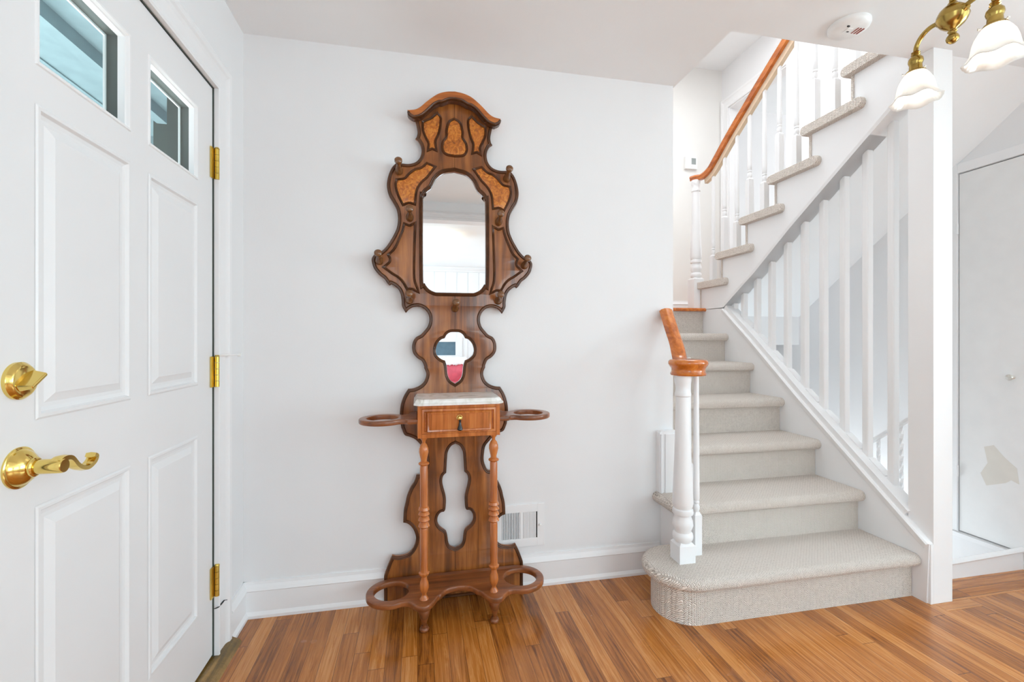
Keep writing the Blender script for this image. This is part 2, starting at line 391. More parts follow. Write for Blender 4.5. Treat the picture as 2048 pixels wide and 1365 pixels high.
lw.box(X0 - .14, X0, YF - .1, -3.5, -.06, ZC + .1).box(X0 - .14, X0, -3.5, -1.3, -.06, .65).box(X0 - .14, X0, -3.5, -1.3, 2.25, ZC + .1)
struct('wall_left', lw, WALL, 'white left wall holding the front door')
rw = M()
rw.box(XR, XR + .12, YF - .1, -3.7, -.06, ZC + .1).box(XR, XR + .12, -.9, -.4, -.06, ZC + .1).box(XR, XR + .12, 1.3, 1.9, -.06, ZC + .1)
for a, b in ((-3.7, -.9), (-.4, 1.3)): rw.box(XR, XR + .12, a, b, -.06, .65).box(XR, XR + .12, a, b, 2.25, ZC + .1)
struct('wall_right', rw, WALL)
fw = M().box(X0 - .1, 1.6, YF - .12, YF, -.06, ZC + .1).box(3.9, XR + .1, YF - .12, YF, -.06, ZC + .1).box(1.6, 3.9, YF - .12, YF, -.06, .65).box(1.6, 3.9, YF - .12, YF, 2.25, ZC + .1)
struct('wall_front', fw, WALL)
# wall at the right of the stair (door plane) and its neighbours
ow = M()
ow.box(XW, XW + .1, 1.675, 2.013, -2.5, .080).box(XW, XW + .1, 2.013, YL, -2.5, Z2)
ow.box(XW, XW + .1, 1.675, 2.013, 2.091, ZU).box(XW, XW + .1, 2.013, 3.232, Z2, ZU).box(XW, XW + .1, 1.40, 1.675, ZC + .25, ZU).box(XW, XW + .1, 3.955, YL, Z2, ZU).box(XW, XW + .1, 3.232, 3.955, 3.425, ZU)
struct('wall_stair_outer', ow, WALL)
struct('wall_dining', M().box(XW + .1, XR + .1, 1.735, 1.85, -.06, ZC + .1), WALL)
struct('wall_landing', M().box(XS0 - .1, XW + .1, YL, YL + .1, -2.5, ZU + .1), WARM, 'off-white landing wall carrying the thermostat')
struct('wall_upper_front', M().box(XS0 - .1, XR, 1.30, 1.40, ZC + .25, ZU + .1), WALL)
# bedroom beyond the upstairs door
bw = M().box(XW + .1, 6.0, 4.7, 4.8, Z2 - .1, ZU + .1).box(XW + .1, 6.0, 1.75, 1.85, Z2 - .1, ZU + .1).box(6.0, 6.1, 1.75, 4.8, Z2 - .1, ZU + .1)
struct('wall_bedroom', bw, WALL)
struct('floor_bedroom', M().box(XW + .1, 6.1, 1.75, 4.8, Z2 - .06, Z2), CARPET)

# --- mouldings
def base_profile(h=.145, t=.016):   # (out, up)
    return [(0, 0), (t + .010, 0), (t + .010, .012), (t + .002, .022), (t, .024), (t, h - .038), (t + .004, h - .034), (t - .002, h - .022), (t - .008, h - .012), (t - .010, h), (0, h)]
def baseboard(name, path, label=None, h=.145, z=0):
    # path runs so that the room lies on its left
    m = M(); m.sweep([(x, y, z) for x, y in path], (0, 0, 1), [(a, b) for a, b in base_profile(h)])
    return struct(name, m, TRIM, label)
baseboard('baseboard_left', [(X0, YB), (X0, 1.937)][::1], 'short white baseboard between door casing and corner')
baseboard('baseboard_back', [(1.19, YB), (X0, YB)], 'white moulded baseboard along the back wall')
baseboard('baseboard_landing', [(XW, YL), (XS0, YL)], None, .13, Z2)
# curb under the stairwell opening at the right
cb = M().box(2.317, XW + .6, 1.735, 1.755, 0, .085)
cb.sweep([(2.317, 1.735, .066), (XW, 1.735, .092)], (0, -1, 0), [(0, 0), (.0, .012), (.008, .016), (.016, .012), (.024, .004), (.024, 0)])
struct('trim_curb', cb, TRIM, 'low white curb board at the foot of the stairwell opening')

# --- front door casing
def casing_prof(wd=.112, t=.02):    # a across (outwards), b thickness
    return [(0, 0), (0, t * .7), (.008, t * .8), (.018, t * .55), (.03, t * .5), (.062, t * .62), (.074, t * .8), (.082, t * 1.05), (.098, t * 1.1), (wd, t * .8), (wd, 0)]
m = M(); m.sweep([(X0, DY1, 0), (X0, DY1, DZ1), (X0, DY0, DZ1), (X0, DY0, 0)], (1, 0, 0), [(-a, b) for a, b in casing_prof()])
# check orientation: outward must be away from the opening
struct('trim_door_casing', m, TRIM, 'white moulded casing around the front door')
m = M(); m.box(X0 - .14, X0 - .001, DY1 - .004, DY1 + .002, 0, DZ1 + .002).box(X0 - .14, X0 - .001, DY0, DY0 + .004, 0, DZ1).box(X0 - .14, X0 - .001, DY0, DY1, DZ1 - .004, DZ1 + .002)
m.box(X0 - .14, X0 - .047, DY1 - .022, DY1, 0, DZ1).box(X0 - .14, X0 - .047, DY0, DY1, DZ1 - .022, DZ1)
struct('trim_door_jamb', m, PORCHD)
m = M().prism([(-.85, 0), (-.66, 0), (-.668, .012), (-.70, .026), (-.85, .03)], 1, DY0 - .1, 1.93)
pcr = [(1.791, .211), (1.819, .200), (1.848, .196), (1.871, .196), (1.910, .177), (1.929, .180)]
struct('trim_casing_crack', M().prism([(y, z + .0012) for y, z in pcr] + [(y, z - .0012) for y, z in reversed(pcr)], 0, X0 + .010, X0 + .0155), DARK, 'thin crack across the foot of the door casing')
struct('trim_threshold', m, THRES, 'worn oak threshold darkened beneath the front door')

# ================================================================== FRONT DOOR
door = empty('door_1', (0, 0, 0)); tag(door, 'white front door with two small upper windows, four raised panels and brass hardware', 'door', kind='structure')
FX = X0 - .004; LY0, LY1, LZ0, LZ1 = .934, 1.815, .035, 2.056
wins = [(1.046, 1.335), (1.421, 1.700)]; WZ = (1.695, 1.935)
pans = [(y0, y1, a, b) for (y0, y1) in wins for (a, b) in ((.238, .838), (1.012, 1.612))]
holes = [(y0, y1, *WZ) for (y0, y1) in wins] + pans
ys = sorted({LY0, LY1, *[h[0] for h in holes], *[h[1] for h in holes]}); zs = sorted({LZ0, LZ1, *[h[2] for h in holes], *[h[3] for h in holes]})
leaf = M()
for i in range(len(ys) - 1):
    for j in range(len(zs) - 1):
        cy, cz = (ys[i] + ys[i + 1]) / 2, (zs[j] + zs[j + 1]) / 2
        if any(h[0] < cy < h[1] and h[2] < cz < h[3] for h in holes): continue
        for x in (FX, FX - .044): leaf.add([(x, ys[i], zs[j]), (x, ys[i + 1], zs[j]), (x, ys[i + 1], zs[j + 1]), (x, ys[i], zs[j + 1])], [(0, 1, 2, 3)])
for a, b in (((LY0, LZ0), (LY1, LZ0)), ((LY1, LZ0), (LY1, LZ1)), ((LY1, LZ1), (LY0, LZ1)), ((LY0, LZ1), (LY0, LZ0))):
    leaf.add([(FX, *a), (FX, *b), (FX - .044, *b), (FX - .044, *a)], [(0, 1, 2, 3)])
obj('leaf', leaf, DOORP, door)
def ring_loops(m, y0, y1, z0, z1, steps, fill=True, x=FX):
    L0 = []
    for ins, d in steps: L0.append([(x + d, y0 + ins, z0 + ins), (x + d, y1 - ins, z0 + ins), (x + d, y1 - ins, z1 - ins), (x + d, y0 + ins, z1 - ins)])
    for a, b in zip(L0, L0[1:]):
        m.add(a + b, [(k, (k + 1) % 4, (k + 1) % 4 + 4, k + 4) for k in range(4)])
    if fill: m.add(L0[-1], [(0, 1, 2, 3)])
for y0, y1, a, b in pans:
    m = M(); ring_loops(m, y0, y1, a, b, [(-.004, .0005), (0, .003), (.006, .003), (.010, -.004), (.018, -.006), (.026, -.006), (.040, .000), (.044, .0018), (.050, .0018)])
    obj('panel', m, DOORP, door)
    ring = M(); ring_loops(ring, y0, y1, a, b, [(0, -.0439), (.02, -.044)]); obj('panel_back', ring, DOORP, door)
for y0, y1 in wins:
    m = M(); ring_loops(m, y0, y1, *WZ, [(-.004, 0), (-.002, .003), (.003, .003), (.007, -.003), (.010, -.005), (.011, -.020)], fill=False)
    fr = obj('window_frame', m, TRIM, door)
    m2 = M(); ring_loops(m2, y0, y1, *WZ, [(.011, -.0201), (.0111, -.0440), (-.004, -.0455)], fill=False); obj('outer_frame', m2, PORCHD, fr)
    m3 = M(); ring_loops(m3, y0, y1, *WZ, [(.0112, -.044), (.016, -.0445), (.016, -.049), (-.004, -.049)], fill=False); obj('outer_bead', m3, TRIM, fr)
    obj('pane', M().box(FX - .024, FX - .020, y0 + .011, y1 - .011, WZ[0] + .011, WZ[1] - .011), GLASS, fr)
# hinges
for z in (1.789, 1.045, .295):
    m = M()
    for k in range(5): m.lathe([(z - .054 + k * .0218, .0075), (z - .054 + k * .0218 + .0205, .0075)], (X0 + .009, DY1 - .001, 0), 14)
    m.box(X0 - .003, X0 + .0015, DY1 - .028, DY1 - .004, z - .054, z + .055).lathe([(z + .055, .0085), (z + .060, .006)], (X0 + .009, DY1 - .001, 0), 14)
    obj('hinge', m, HBRASS, door, smooth=True)
# hinge-pin stop on the middle hinge
m = M().tube([(X0 + .009, DY1, 1.103), (X0 + .040, DY1 + .02, 1.104), (X0 + .060, DY1 + .045, 1.104)], .003, 8).lathe([(-.006, .007), (.006, .007)], (X0 + .064, DY1 + .05, 1.104), 12, Matrix.Rotation(R(90), 4, 'Y'))
obj('hinge_pin_stop', m, WPLAST, door)
# lever and deadbolt
RX = Matrix.Rotation(R(90), 4, 'Y')      # local z -> +X
hy, hz = 1.006, .927
ros = M().lathe([(0, .038), (.003, .038), (.0045, .036), (.005, .034), (.009, .032), (.015, .027), (.020, .020), (.022, .016), (.024, .0175), (.027, .0175), (.029, .015)], (FX, hy, hz), 40, RX)
lev = empty('lever_handle'); lev.parent = door
obj('rosette', ros, BRASS, lev, smooth=True)
neck = M().lathe([(.028, .0125), (.033, .0135), (.050, .0135), (.068, .0135), (.072, .012), (.072, 0)], (FX, hy, hz), 24, RX)
obj('neck', neck, BRASS, lev, smooth=True)
lp = smooth_line([(hy - .008, hz + .006), (hy + .008, hz + .012), (hy + .026, hz + .008), (hy + .045, hz - .012), (hy + .068, hz - .022), (hy + .088, hz - .016), (hy + .095, hz - .006), (hy + .088, hz - .001)], False, 5)
n = len(lp); lv = M()
lv.sweep([(FX + .060, y, z) for y, z in lp], (1, 0, 0), [(a * 1.0, b) for a, b in [(-.004, -.009), (.004, -.009), (.0055, 0), (.004, .009), (-.004, .009), (-.0055, 0)]])
obj('lever', lv, BRASS, lev, smooth=True, angle=60)
db = empty('deadbolt'); db.parent = door
dy, dz = 1.003, 1.087
obj('rose', M().lathe([(0, .0345), (.006, .0345), (.008, .0325), (.011, .0305), (.013, .028), (.014, .025), (.014, 0)], (FX, dy, dz), 40, RX), BRASS, db, smooth=True)
tt = M(); tm = Matrix.Rotation(R(35), 4, 'X')
tb = [(.013, -.024, -.007), (.013, .024, -.007), (.013, .024, .007), (.013, -.024, .007), (.036, -.020, -.003), (.036, .020, -.003), (.036, .020, .003), (.036, -.020, .003)]
tt.add([(FX + x, dy + (tm @ Vector((x, y, z))).y, dz + (tm @ Vector((x, y, z))).z) for x, y, z in tb], [(0, 1, 2, 3), (4, 5, 6, 7), (0, 1, 5, 4), (1, 2, 6, 5), (2, 3, 7, 6), (3, 0, 4, 7)])
obj('thumb_turn', tt, BRASS, db, bevel=.002)

# --- porch outside the door
pc = M()
pc.box(-3.4, X0 - .14, -.6, 3.8, 2.60, 2.70)
for k in range(9): pc.box(-3.4 + k * .3, -3.385 + k * .3, -.6, 3.8, 2.592, 2.602)
struct('ceiling_porch', pc, PORCH, 'grey-blue porch soffit seen through the door windows')
m = M().box(-1.62, -1.56, -.6, 3.8, 2.53, 2.60).box(-1.34, -1.30, -.6, 3.8, 2.57, 2.60); struct('trim_porch_beam', m, PORCH)
m = M().box(-3.4, X0 - .14, 3.7, 3.8, -.2, 2.6)
for k in range(14): m.prism([(3.7, k * .19), (3.684, k * .19), (3.7, k * .19 + .185)], 0, -3.4, X0 - .14)
struct('wall_porch', m, PORCH)
struct('floor_porch', M().box(-3.4, X0 - .14, -.6, 3.8, -.2, -.12), plain('porch_slab', srgb(150, 150, 146), .8))
struct('trim_porch_post', M().box(-1.64, -1.56, 3.30, 3.38, -.12, 2.6), PORCHD)
pl = empty('porch_light', (-1.15, 1.72, 2.45)); tag(pl, 'white cylindrical porch light under the grey-blue soffit outside', 'light')
obj('base', M().lathe([(-.07, .05), (-.055, .05), (-.05, .03), (-.03, .03)], (0, 0, 0), 20, Matrix.Rotation(R(90), 4, 'X')), SILVER, pl, smooth=True)
obj('cylinder_shade', M().lathe([(-.03, .045), (.22, .045), (.235, .03), (.235, 0)], (0, 0, 0), 24, Matrix.Rotation(R(90), 4, 'X')), WPLAST, pl, smooth=True)
obj('bracket', M().box(-.015, .015, -.01, .02, .04, .151), SILVER, pl)

# ================================================================== HALL STAND
hs = empty('hall_stand', (.168, 2.083, 0)); hs.rotation_euler = (0, R(-.14), 0)
tag(hs, 'tall carved walnut hall stand with mirrors, coat pegs, marble-topped drawer and umbrella rings', 'hall stand')
T = -.018   # local y of the board's front face
OUT = [(0, 2.238, 1), (-.040, 2.232), (-.078, 2.222), (-.110, 2.196), (-.140, 2.160), (-.176, 2.140, 1), (-.168, 2.108), (-.163, 2.080), (-.166, 2.058), (-.172, 2.048, 1), (-.160, 2.038), (-.149, 2.017), (-.146, 1.993), (-.153, 1.966), (-.171, 1.945), (-.197, 1.935), (-.224, 1.934), (-.252, 1.938, 1), (-.274, 1.912), (-.289, 1.874), (-.295, 1.832), (-.287, 1.792), (-.270, 1.762), (-.254, 1.731), (-.248, 1.692), (-.253, 1.651), (-.267, 1.617), (-.280, 1.594), (-.297, 1.567), (-.317, 1.546), (-.332, 1.537), (-.347, 1.533, 1), (-.359, 1.512), (-.357, 1.490), (-.348, 1.466), (-.327, 1.441), (-.308, 1.426), (-.293, 1.405), (-.284, 1.396, 1), (-.277, 1.402, 1), (-.265, 1.396), (-.248, 1.381), (-.238, 1.361), (-.233, 1.330), (-.231, 1.305), (-.215, 1.277, 1), (-.202, 1.292), (-.182, 1.303), (-.157, 1.305), (-.133, 1.293), (-.117, 1.270), (-.114, 1.243), (-.121, 1.218), (-.137, 1.197), (-.152, 1.181), (-.172, 1.170), (-.185, 1.150), (-.189, 1.124), (-.184, 1.099), (-.167, 1.078), (-.147, 1.064), (-.137, 1.041), (-.137, 1.033, 1), (-.128, 1.010), (-.131, .988), (-.141, .968), (-.160, .953), (-.184, .944), (-.206, .942, 1), (-.223, .915), (-.235, .885), (-.241, .855), (-.242, .816), (-.236, .771, 1), (-.222, .740), (-.201, .731), (-.176, .718), (-.157, .698), (-.137, .673), (-.1306, .642), (-.129, .611), (-.136, .585), (-.149, .563), (-.171, .561, 1), (-.181, .533), (-.199, .504), (-.2125, .470), (-.219, .441), (-.2265, .405), (-.229, .355, 1), (-.209, .348), (-.188, .326), (-.176, .295), (-.175, .270), (-.185, .241), (-.205, .218), (-.229, .210), (-.255, .2085), (-.276, .2145, 1), (-.292, .181), (-.308, .138), (-.311, .126, 1), (-.311, .002, 1), (-.16, .002, 1)]
out_half = smooth_line(OUT, False, 4)
outline = mirror_loop(out_half)
MIRo = [(0, 1.9155), (-.050, 1.904), (-.080, 1.878), (-.098, 1.8435, 1), (-.105, 1.832, 1), (-.125, 1.815), (-.135, 1.792), (-.1395, 1.760), (-.1395, 1.441), (-.133, 1.410), (-.115, 1.385), (-.090, 1.372), (-.070, 1.370), (0, 1.370)]
CLOo = [(0, 1.193), (-.0205, 1.1915), (-.036, 1.182), (-.046, 1.165, 1), (-.062, 1.159), (-.078, 1.140), (-.085, 1.1135), (-.080, 1.090), (-.062, 1.0725), (-.044, 1.0645, 1), (-.037, 1.040), (-.034, 1.008), (-.029, .990), (-.019, .974), (0, .961, 1)]
LOWo = [(0, .691, 1), (-.019, .680), (-.033, .6555), (-.037, .625), (-.039, .585), (-.0405, .562, 1), (-.053, .550), (-.058, .530), (-.055, .504), (-.0455, .468), (-.042, .440), (-.0445, .401), (-.050, .389, 1), (-.066, .3855), (-.078, .368), (-.079, .3425), (-.066, .321), (-.0435, .302), (-.037, .283), (-.032, .2495), (-.022, .231), (0, .220, 1)]
mir = mirror_loop(smooth_line(MIRo, False, 5)); clo = mirror_loop(smooth_line(CLOo, False, 5)); low = mirror_loop(smooth_line(LOWo, False, 5))
board = plate('back_board', [outline, mir, clo, low], .018, .004, WALNUT, hs, 'XZ', T)
# ebonised edge moulding following each outline (profile rests on the board face)
def edge_strip(name, loop, w, parent, side=1, h=.006, closed=True, y=T, mtl=EDGE):
    prof = [(0, .002), (side * w * .1, .0 - h * .6), (side * w * .35, -h), (side * w * .55, -h * .55), (side * w * .75, -h * .9), (side * w, -.0005), (side * w, .002)]
    return obj(name, M().sweep([(x, y, z) for x, z in loop], (0, 1, 0), prof, closed=closed), mtl, parent, smooth=True, angle=70)
def ccw(lp): return sum(a[0] * b[1] - b[0] * a[1] for a, b in zip(lp, lp[1:] + lp[:1])) > 0
so = 1 if ccw(outline) else -1
edge_strip('edge_moulding', outline[1:-1], .015, hs, -so, .005, closed=False)
mf = edge_strip('mirror_moulding', mir, .017, hs, so if ccw(mir) == ccw(outline) else -so, .008)
edge_strip('lower_mirror_moulding', clo, .013, hs, so if ccw(clo) == ccw(outline) else -so, .005)
edge_strip('cutout_moulding', low, .013, hs, so if ccw(low) == ccw(outline) else -so, .004)
def grow(lp, k, c): return [(c[0] + (x - c[0]) * k, c[1] + (z - c[1]) * k) for x, z in lp]
plate('mirror', [grow(mir, 1.03, (0, 1.64))], .003, .0005, MIRROR, hs, 'XZ', T + .011, smooth=False)
plate('lower_mirror', [grow(clo, 1.05, (0, 1.09))], .003, .0005, MIRROR, hs, 'XZ', T + .011, smooth=False)
# seams of the board
for za, zb_ in ((2.146, 2.215), (1.919, 1.986), (1.196, 1.366), (.70, .958), (.126, .217)): obj('board_seam', M().box(-.0009, .0009, T - .0004, T + .002, za, zb_), EDGE, hs)
# burl panels with their mouldings
PS = {
 'crown': [(-.135, 2.121, 1), (-.120, 2.129), (-.100, 2.140), (-.077, 2.162, 1), (-.066, 2.146), (-.069, 2.109), (-.077, 2.077), (-.090, 2.045), (-.087, 2.010, 1), (-.100, 2.014), (-.112, 2.008, 1), (-.110, 2.0325), (-.122, 2.057), (-.134, 2.088)],
 'shoulder': [(-.121, 1.937, 1), (-.094, 1.927, 1), (-.126, 1.883, 1), (-.151, 1.858), (-.172, 1.820), (-.179, 1.763, 1), (-.202, 1.767), (-.224, 1.758, 1), (-.242, 1.795), (-.252, 1.833), (-.249, 1.857, 1), (-.217, 1.864), (-.197, 1.886), (-.172, 1.906), (-.146, 1.915)],
 'side': [(-.217, 1.663, 1), (-.198, 1.657), (-.179, 1.666, 1), (-.183, 1.533), (-.183, 1.429), (-.167, 1.377, 1), (-.187, 1.388), (-.207, 1.387, 1), (-.225, 1.418), (-.245, 1.438), (-.270, 1.453), (-.301, 1.476, 1), (-.280, 1.496), (-.277, 1.514), (-.283, 1.529, 1), (-.257, 1.558), (-.235, 1.608), (-.223, 1.639)],
}
for nm, pts in PS.items():
    for sgn in (1, -1):
        lp = smooth_line(pts, True, 4)
        if sgn < 0: lp = [(-x, z) for x, z in reversed(lp)]
        p = plate('burl_panel', [lp], .004, .0012, BURL if nm != 'side' else WALNUT, hs, 'XZ', T - .002)
        edge_strip('panel_moulding', lp, .0105, p, 1 if ccw(lp) else -1, .005, y=T - .0015)
dr = [(0, 2.144, 1), (-.020, 2.131), (-.030, 2.097), (-.031, 2.066), (-.046, 2.041), (-.049, 2.014), (-.036, 1.9945), (0, 1.989, 1)]
lp = mirror_loop(smooth_line(dr, False, 5)); p = plate('burl_drop_panel', [lp], .005, .0015, BURL, hs, 'XZ', T - .003)
edge_strip('panel_moulding', lp, .0115, p, 1 if ccw(lp) else -1, .006, y=T - .0015)
# crown
CT = [(-.206, 2.157, 1), (-.190, 2.159), (-.172, 2.163), (-.152, 2.175), (-.126, 2.200), (-.098, 2.224), (-.070, 2.243), (-.038, 2.254), (0, 2.259)]
CB = [(-.206, 2.157, 1), (-.198, 2.135), (-.178, 2.123, 1), (-.160, 2.128), (-.144, 2.137), (-.121, 2.159), (-.095, 2.186), (-.072, 2.200), (-.056, 2.203), (-.030, 2.216), (0, 2.220)]
ct = smooth_line(CT, False, 5); cbm = smooth_line(CB, False, 5)
crown_loop = ct + [(-x, z) for x, z in reversed(ct[:-1])] + [(-x, z) for x, z in cbm[1:-1]] + list(reversed(cbm[1:]))
crown_loop = [q for k, q in enumerate(crown_loop) if k == 0 or abs(q[0] - crown_loop[k - 1][0]) + abs(q[1] - crown_loop[k - 1][1]) > 2e-4]
cr = plate('crown', [crown_loop], .042, .006, CROWN, hs, 'XZ', T - .034)
low_edge = cbm[3:] + [(-x, z) for x, z in reversed(cbm[3:-1])]
obj('crown_bead', M().sweep([(x, T - .036, z + .004) for x, z in low_edge], (0, 1, 0), [(-.006, 0), (-.004, -.005), (.000, -.006), (.004, -.003), (.005, .002), (-.006, .004)]), EDGE, cr, smooth=True, angle=70)
obj('crown_cove', M().sweep([(x, T - .012, z) for x, z in low_edge], (0, 1, 0), [(.004, -.020), (-.007, -.016), (-.010, -.006), (-.012, .010), (.004, .010)] if True else []), EDGE, cr, smooth=True, angle=70)
# coat pegs
pegs = [(-.243, 1.895), (-.197, 1.694), (.2379, 1.895), (.199, 1.694), (-.327, 1.499), (.320, 1.499), (-.200, 1.331), (.197, 1.334), (0, 1.297)]
prof = [(0, .0165), (.010, .0175), (.018, .0160), (.034, .0110), (.048, .0080), (.057, .0080), (.062, .0125), (.069, .0165), (.077, .0160), (.083, .011), (.085, .004), (.085, 0)]
PEG = wood('peg_wood', [srgb(74, 44, 22), srgb(104, 66, 34), srgb(134, 90, 52)], rough=.2)
pm = Matrix.Rotation(R(70), 4, 'X')
p0 = None
for x, z in pegs:
    if p0 is None: p0 = obj('coat_peg', M().lathe(prof, (0, 0, 0), 20, pm), PEG, hs, smooth=True); q = p0
    else: q = p0.copy(); COL.objects.link(q); q.parent = hs
    q.location = (x, T, z)
# drawer case with marble top
case = M(); cy0, cy1, cz0, cz1, cw = -.233, T, .767, .898, .166
case.box(-cw, -cw + .016, cy0, cy1, cz0, cz1).box(cw - .016, cw, cy0, cy1, cz0, cz1).box(-cw + .016, cw - .016, cy0, cy1, cz0, cz0 + .016).box(-cw + .016, cw - .016, cy0, cy1, cz1 - .014, cz1)
dc = obj('drawer_case', case, CHERRY, hs, bevel=.0015)
m = M(); lpz = [(-cw + .016, cz0 + .016), (cw - .016, cz0 + .016), (cw - .016, cz1 - .014), (-cw + .016, cz1 - .014)]
m.sweep([(x, cy0 + .001, z) for x, z in lpz], (0, 1, 0), [(0, 0), (-.002, -.004), (-.010, -.005), (-.013, 0)], closed=True); obj('case_moulding', m, CHERRY, dc, smooth=True, angle=30)
DRW = wood('drawer_front_wood', [srgb(146, 70, 22), srgb(184, 98, 38), srgb(208, 124, 54)], 'X', mott=.3)
drw = obj('drawer', M().box(-cw + .018, cw - .018, cy0 + .003, cy1 - .03, cz0 + .018, cz1 - .016), DRW, hs, bevel=.001)
a0, a1, b0, b1 = -.124, .124, .796, .866
m = M().box(a0, a1, cy0 - .002, cy0 + .004, b0, b1); m.sweep([(a0, cy0 + .002, b0), (a1, cy0 + .002, b0), (a1, cy0 + .002, b1), (a0, cy0 + .002, b1)], (0, 1, 0), [(-.004, 0), (-.003, -.008), (.003, -.010), (.006, -.006), (.008, 0)], closed=True)
obj('drawer_panel', m, CHERRY, drw, smooth=True, angle=30)
pu = obj('drawer_pull', M().lathe([(0, .012), (.003, .012), (.006, .008), (.012, .006), (.014, .0075), (.020, .007), (.022, 0)], (0, cy0 - .003, .845), 20, Matrix.Rotation(R(90), 4, 'X')), BRASS, drw, smooth=True)
obj('teardrop', M().lathe([(.842, .003), (.838, .005), (.834, .004), (.826, .005), (.816, .0065), (.806, .0105), (.801, .011), (.797, .008), (.795, 0)], (0, cy0 - .020, 0), 18), BLACK, hs, smooth=True).parent = drw
m = M(); mw = .181
mp = [(-mw, T - .001), (-mw, -.226), (-mw + .022, -.250), (mw - .022, -.250), (mw, -.226), (mw, T - .001)]
def shrink(pts, k): return [(x * (1 - k), T - .001 + (y - T + .001) * (1 - k)) for x, y in pts]
n = len(mp); lv_ = [(mp, .898), (mp, .904), (shrink(mp, .03), .909), (shrink(mp, .045), .915), (shrink(mp, .075), .921)]
vs = [(x, y, z) for pts, z in lv_ for x, y in pts]; fs = [tuple(range(n)), tuple(range((len(lv_) - 1) * n, len(lv_) * n))]
for i in range(len(lv_) - 1): fs += [(i * n + k, i * n + (k + 1) % n, (i + 1) * n + (k + 1) % n, (i + 1) * n + k) for k in range(n)]
m.add(vs, fs); obj('marble_top', m, MARBLE, hs)
# umbrella arms (upper) : plate with ring, one each side
def arm(sgn):
    c, cyy, Ro, Ri = .305, -.148, .094, .063
    pts = [(.166, T - .004, 1), (.166, -.226, 1), (.205, -.226, 1), (.215, -.214), (.232, -.212)]
    a = [(c + Ro * math.cos(R(t)), cyy + Ro * math.sin(R(t))) for t in range(225, 515, 10)]
    pts2 = smooth_line(pts, False, 4) + a + [(.205, T - .06), (.198, T - .004)]
    hole = [(c + Ri * math.cos(R(t)), cyy + Ri * math.sin(R(t))) for t in range(0, 360, 10)]
    if sgn < 0: pts2 = [(-x, y) for x, y in reversed(pts2)]; hole = [(-x, y) for x, y in hole]
    return plate('umbrella_ring', [pts2, hole], .020, .005, WALNUTX, hs, 'XY', .842)
arm(1); arm(-1)
# lower shelf with two rings
def shelf():
    c, cyy, Ro, Ri = .272, -.130, .103, .071
    half = [(0, -.152), (.030, -.157), (.055, -.172), (.072, -.196), (.082, -.204, 1), (.090, -.214), (.100, -.236), (.118, -.262), (.142, -.276), (.168, -.268), (.188, -.244), (.208, -.225), (.235, -.224)]
    h = smooth_line(half, False, 4)
    a = [(c + Ro * math.cos(R(t)), cyy + Ro * math.sin(R(t))) for t in range(262, 440, 9)]
    r = h + a + [(c, T - .004), (0.0, T - .004)]
    loop = r + [(-x, y) for x, y in reversed(r[1:-1])]
    hr = [(c + Ri * math.cos(R(t)), cyy + Ri * math.sin(R(t))) for t in range(0, 360, 10)]
    s_ = plate('lower_shelf', [loop, hr, [(-x, y) for x, y in hr]], .024, .006, WALNUTX, hs, 'XY', .122)
    return s_
shelf()
# columns
COLP = [(.770, .0136), (.7644, .0136), (.7607, .0118), (.7562, .0077), (.7462, .0068), (.7381, .0136), (.7245, .0185), (.7108, .0195), (.6927, .0154), (.6814, .0127), (.6723, .0122), (.6678, .020), (.6641, .0218), (.660, .020), (.6564, .0136), (.6519, .0154), (.492, .0154), (.4897, .0191), (.4793, .0222), (.4738, .0140), (.4693, .0191), (.4611, .0228), (.4534, .0142), (.4489, .0191), (.4384, .0228), (.4307, .0142), (.4248, .0191), (.4139, .0228), (.4058, .0140), (.4012, .0154), (.2425, .0154), (.2325, .0163), (.2276, .0215), (.2208, .0205), (.213, .0118), (.2039, .0118), (.1881, .0172), (.1699, .0191), (.154, .0154), (.1436, .0091), (.1359, .010), (.1291, .0145), (.120, .0191), (.1215, .0191)]
COLP = COLP[:-1]
for x in (-.1415, .1415):
    q = obj('column', M().lathe(list(reversed(COLP)), (0, 0, 0), 24), CHERRY, hs, smooth=True, angle=40); q.location = (x, -.218, 0)
for x in (-.1415, .1415):
    lg = M(); path = [(0, .006, .100), (0, -.004, .080), (0, -.010, .060), (0, -.006, .040), (0, -.003, .026), (0, -.003, .020)]
    lg.tube(path, [.028, .024, .017, .011, .009, .010], 18); lg.lathe([(0, .011), (.003, .017), (.010, .019), (.016, .016), (.019, .010), (.022, .014), (.025, .010)], (0, -.003, 0), 18)
    q = obj('leg', lg, WALNUTX, hs, smooth=True, angle=60); q.location = (x, -.228, 0)

# ================================================================== WALL VENT
vt = empty('wall_vent', (.475, YB, .284)); tag(vt, 'white metal wall register beside the hall stand above the baseboard', 'vent')
m = M().box(-.115, -.09, -.006, 0, -.099, .099).box(.08, .115, -.006, 0, -.099, .099).box(-.09, .08, -.006, 0, .062, .099).box(-.09, .08, -.006, 0, -.099, -.062).box(-.004, .012, -.006, 0, -.062, .062)
obj('frame', m, TRIM, vt, bevel=.001)
obj('back_plate', M().box(-.09, .08, -.001, 0, -.062, .062), DARK, vt)
for k in range(11): obj('louvre', M().add([(-.088 + k * .0077, -.0055, -.062), (-.083 + k * .0077, -.0025, -.062), (-.083 + k * .0077, -.0025, .062), (-.088 + k * .0077, -.0055, .062), (-.087 + k * .0077, -.0050, -.062), (-.082 + k * .0077, -.0015, -.062), (-.082 + k * .0077, -.0015, .062), (-.087 + k * .0077, -.005, .062)], [(0, 1, 2, 3), (4, 7, 6, 5), (0, 3, 7, 4), (1, 5, 6, 2)]), TRIM, vt)
for k in range(9): obj('louvre', M().box(.014 + k * .0068, .0195 + k * .0068, -.0045, -.002, -.062, .062), TRIM, vt)
